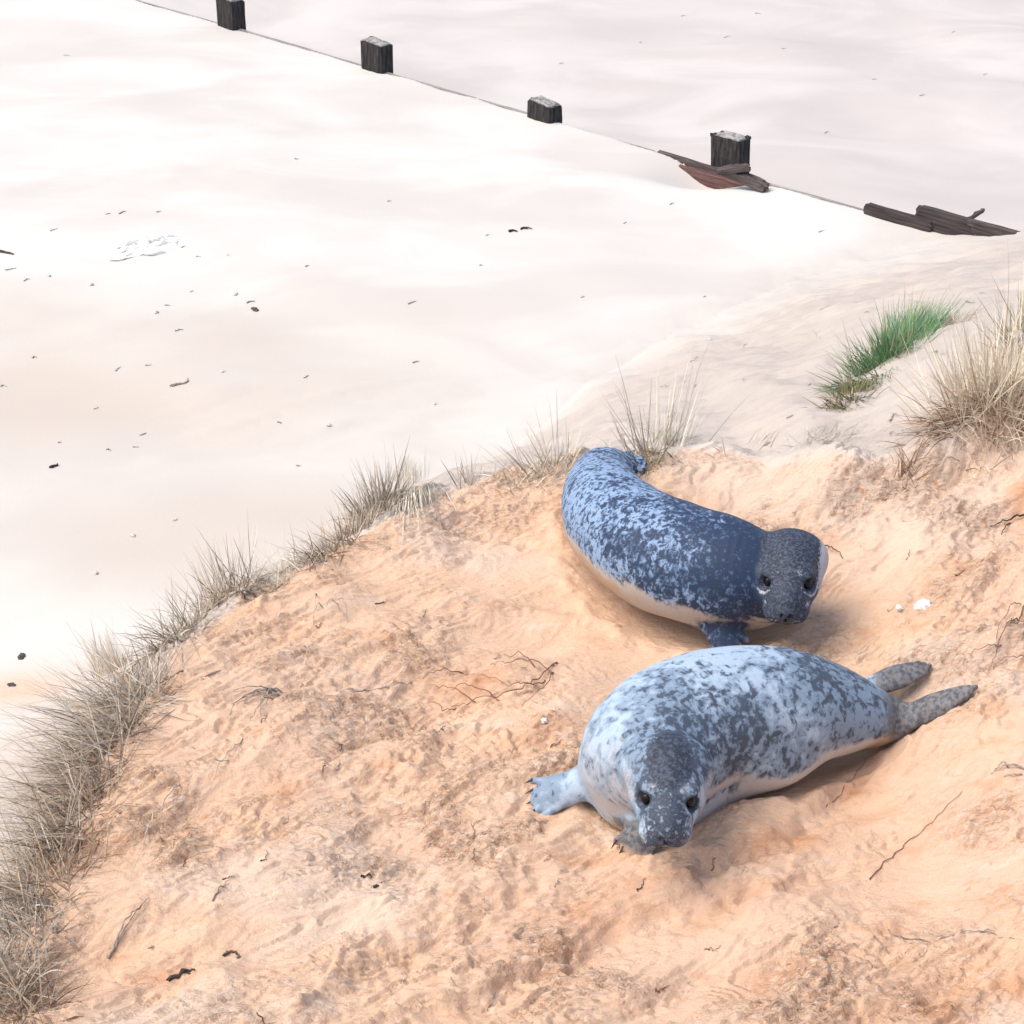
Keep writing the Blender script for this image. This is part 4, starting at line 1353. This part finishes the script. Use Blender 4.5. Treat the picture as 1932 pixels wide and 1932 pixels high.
for k, (u, v, s) in enumerate([(102, 433, 1), (51, 528, 1), (21, 508, 1.4), (231, 401, 1), (300, 400, .7), (205, 404, .8), (317, 576, .8), (473, 570, 1.2), (339, 622, 1.1), (223, 695, .8), (280, 689, .9), (777, 571, 1),
                               (578, 710, .8), (785, 683, .9), (113, 834, .5), (205, 849, .6), (256, 843, .7), (270, 819, .9), (563, 878, .5), (527, 797, .6), (346, 465, .5), (374, 484, .6), (431, 482, .5), (65, 674, .6), (6, 728, .8),
                               (920, 443, .6), (362, 549, .5), (580, 502, .4), (735, 380, .5), (908, 500, .6), (1100, 560, .5), (1268, 385, .7), (1550, 436, .8), (1330, 560, .5), (126, 105, .9), (560, 300, .6), (1180, 420, .5),
                               (1060, 120, .6), (1290, 30, .7), (1430, 26, .9), (1372, 70, .8), (1480, 92, .7), (1650, 150, .7), (1740, 180, .8), (1860, 140, .6), (1210, 80, .5), (1800, 60, .6), (1560, 250, .6)]):
    a = r_.normal(.25, .35)
    ln = 6.5 * s
    twig('driftwood', 'short weathered stick lying on the pale flat beach', 'driftwood', [[(u - ln, v + ln * a * .6), (u, v - 1), (u + ln, v - ln * a * .6)]], .0036 * s + .0018, (TW_FAINT, TW_FAINT, TW_FAINT, TW_GREY)[k % 4], 400 + k, lift=.004, group=FL)
SHG = 'pale shells and pebbles on the beach'
for k, (u, v, s) in enumerate([(172, 536, 1), (293, 589, 1.1), (444, 555, 1), (92, 520, .8), (180, 770, .7), (1340, 640, .7), (620, 800, .7), (820, 760, .6), (250, 1010, .8), (330, 980, .6), (180, 1080, .7), (420, 700, .6)]):
    lump('shell', 'small pale shell lying on the flat beach', 'shell', u, v, (.022 * s, .016 * s), SHELL, 40 + k, .5, SHG, lift=.004)

SB = 'dead bits of grass strewn over the pale slope'
for k in range(40):
    u, v = r_.uniform(1000, 1930), r_.uniform(520, 880)
    p = hit(u, v)
    dd = land(p[:1], p[1:2], True)[1]
    if dd['slope'][0] < .5: continue
    a = r_.normal(.45, .5)
    ln = r_.uniform(8, 22)
    twig('loose_twig', 'dead bit of grass stem lying on the pale slope', 'twig', [[(u, v), (u + ln * .5 * math.cos(a), v - ln * .5 * math.sin(a) + r_.uniform(-3, 3)), (u + ln * math.cos(a), v - ln * math.sin(a))]],
         r_.uniform(.0020, .0036), (TW_GREY, TW_FAINT, TW_GREY)[k % 3], 700 + k, group=SB, arch=.004)
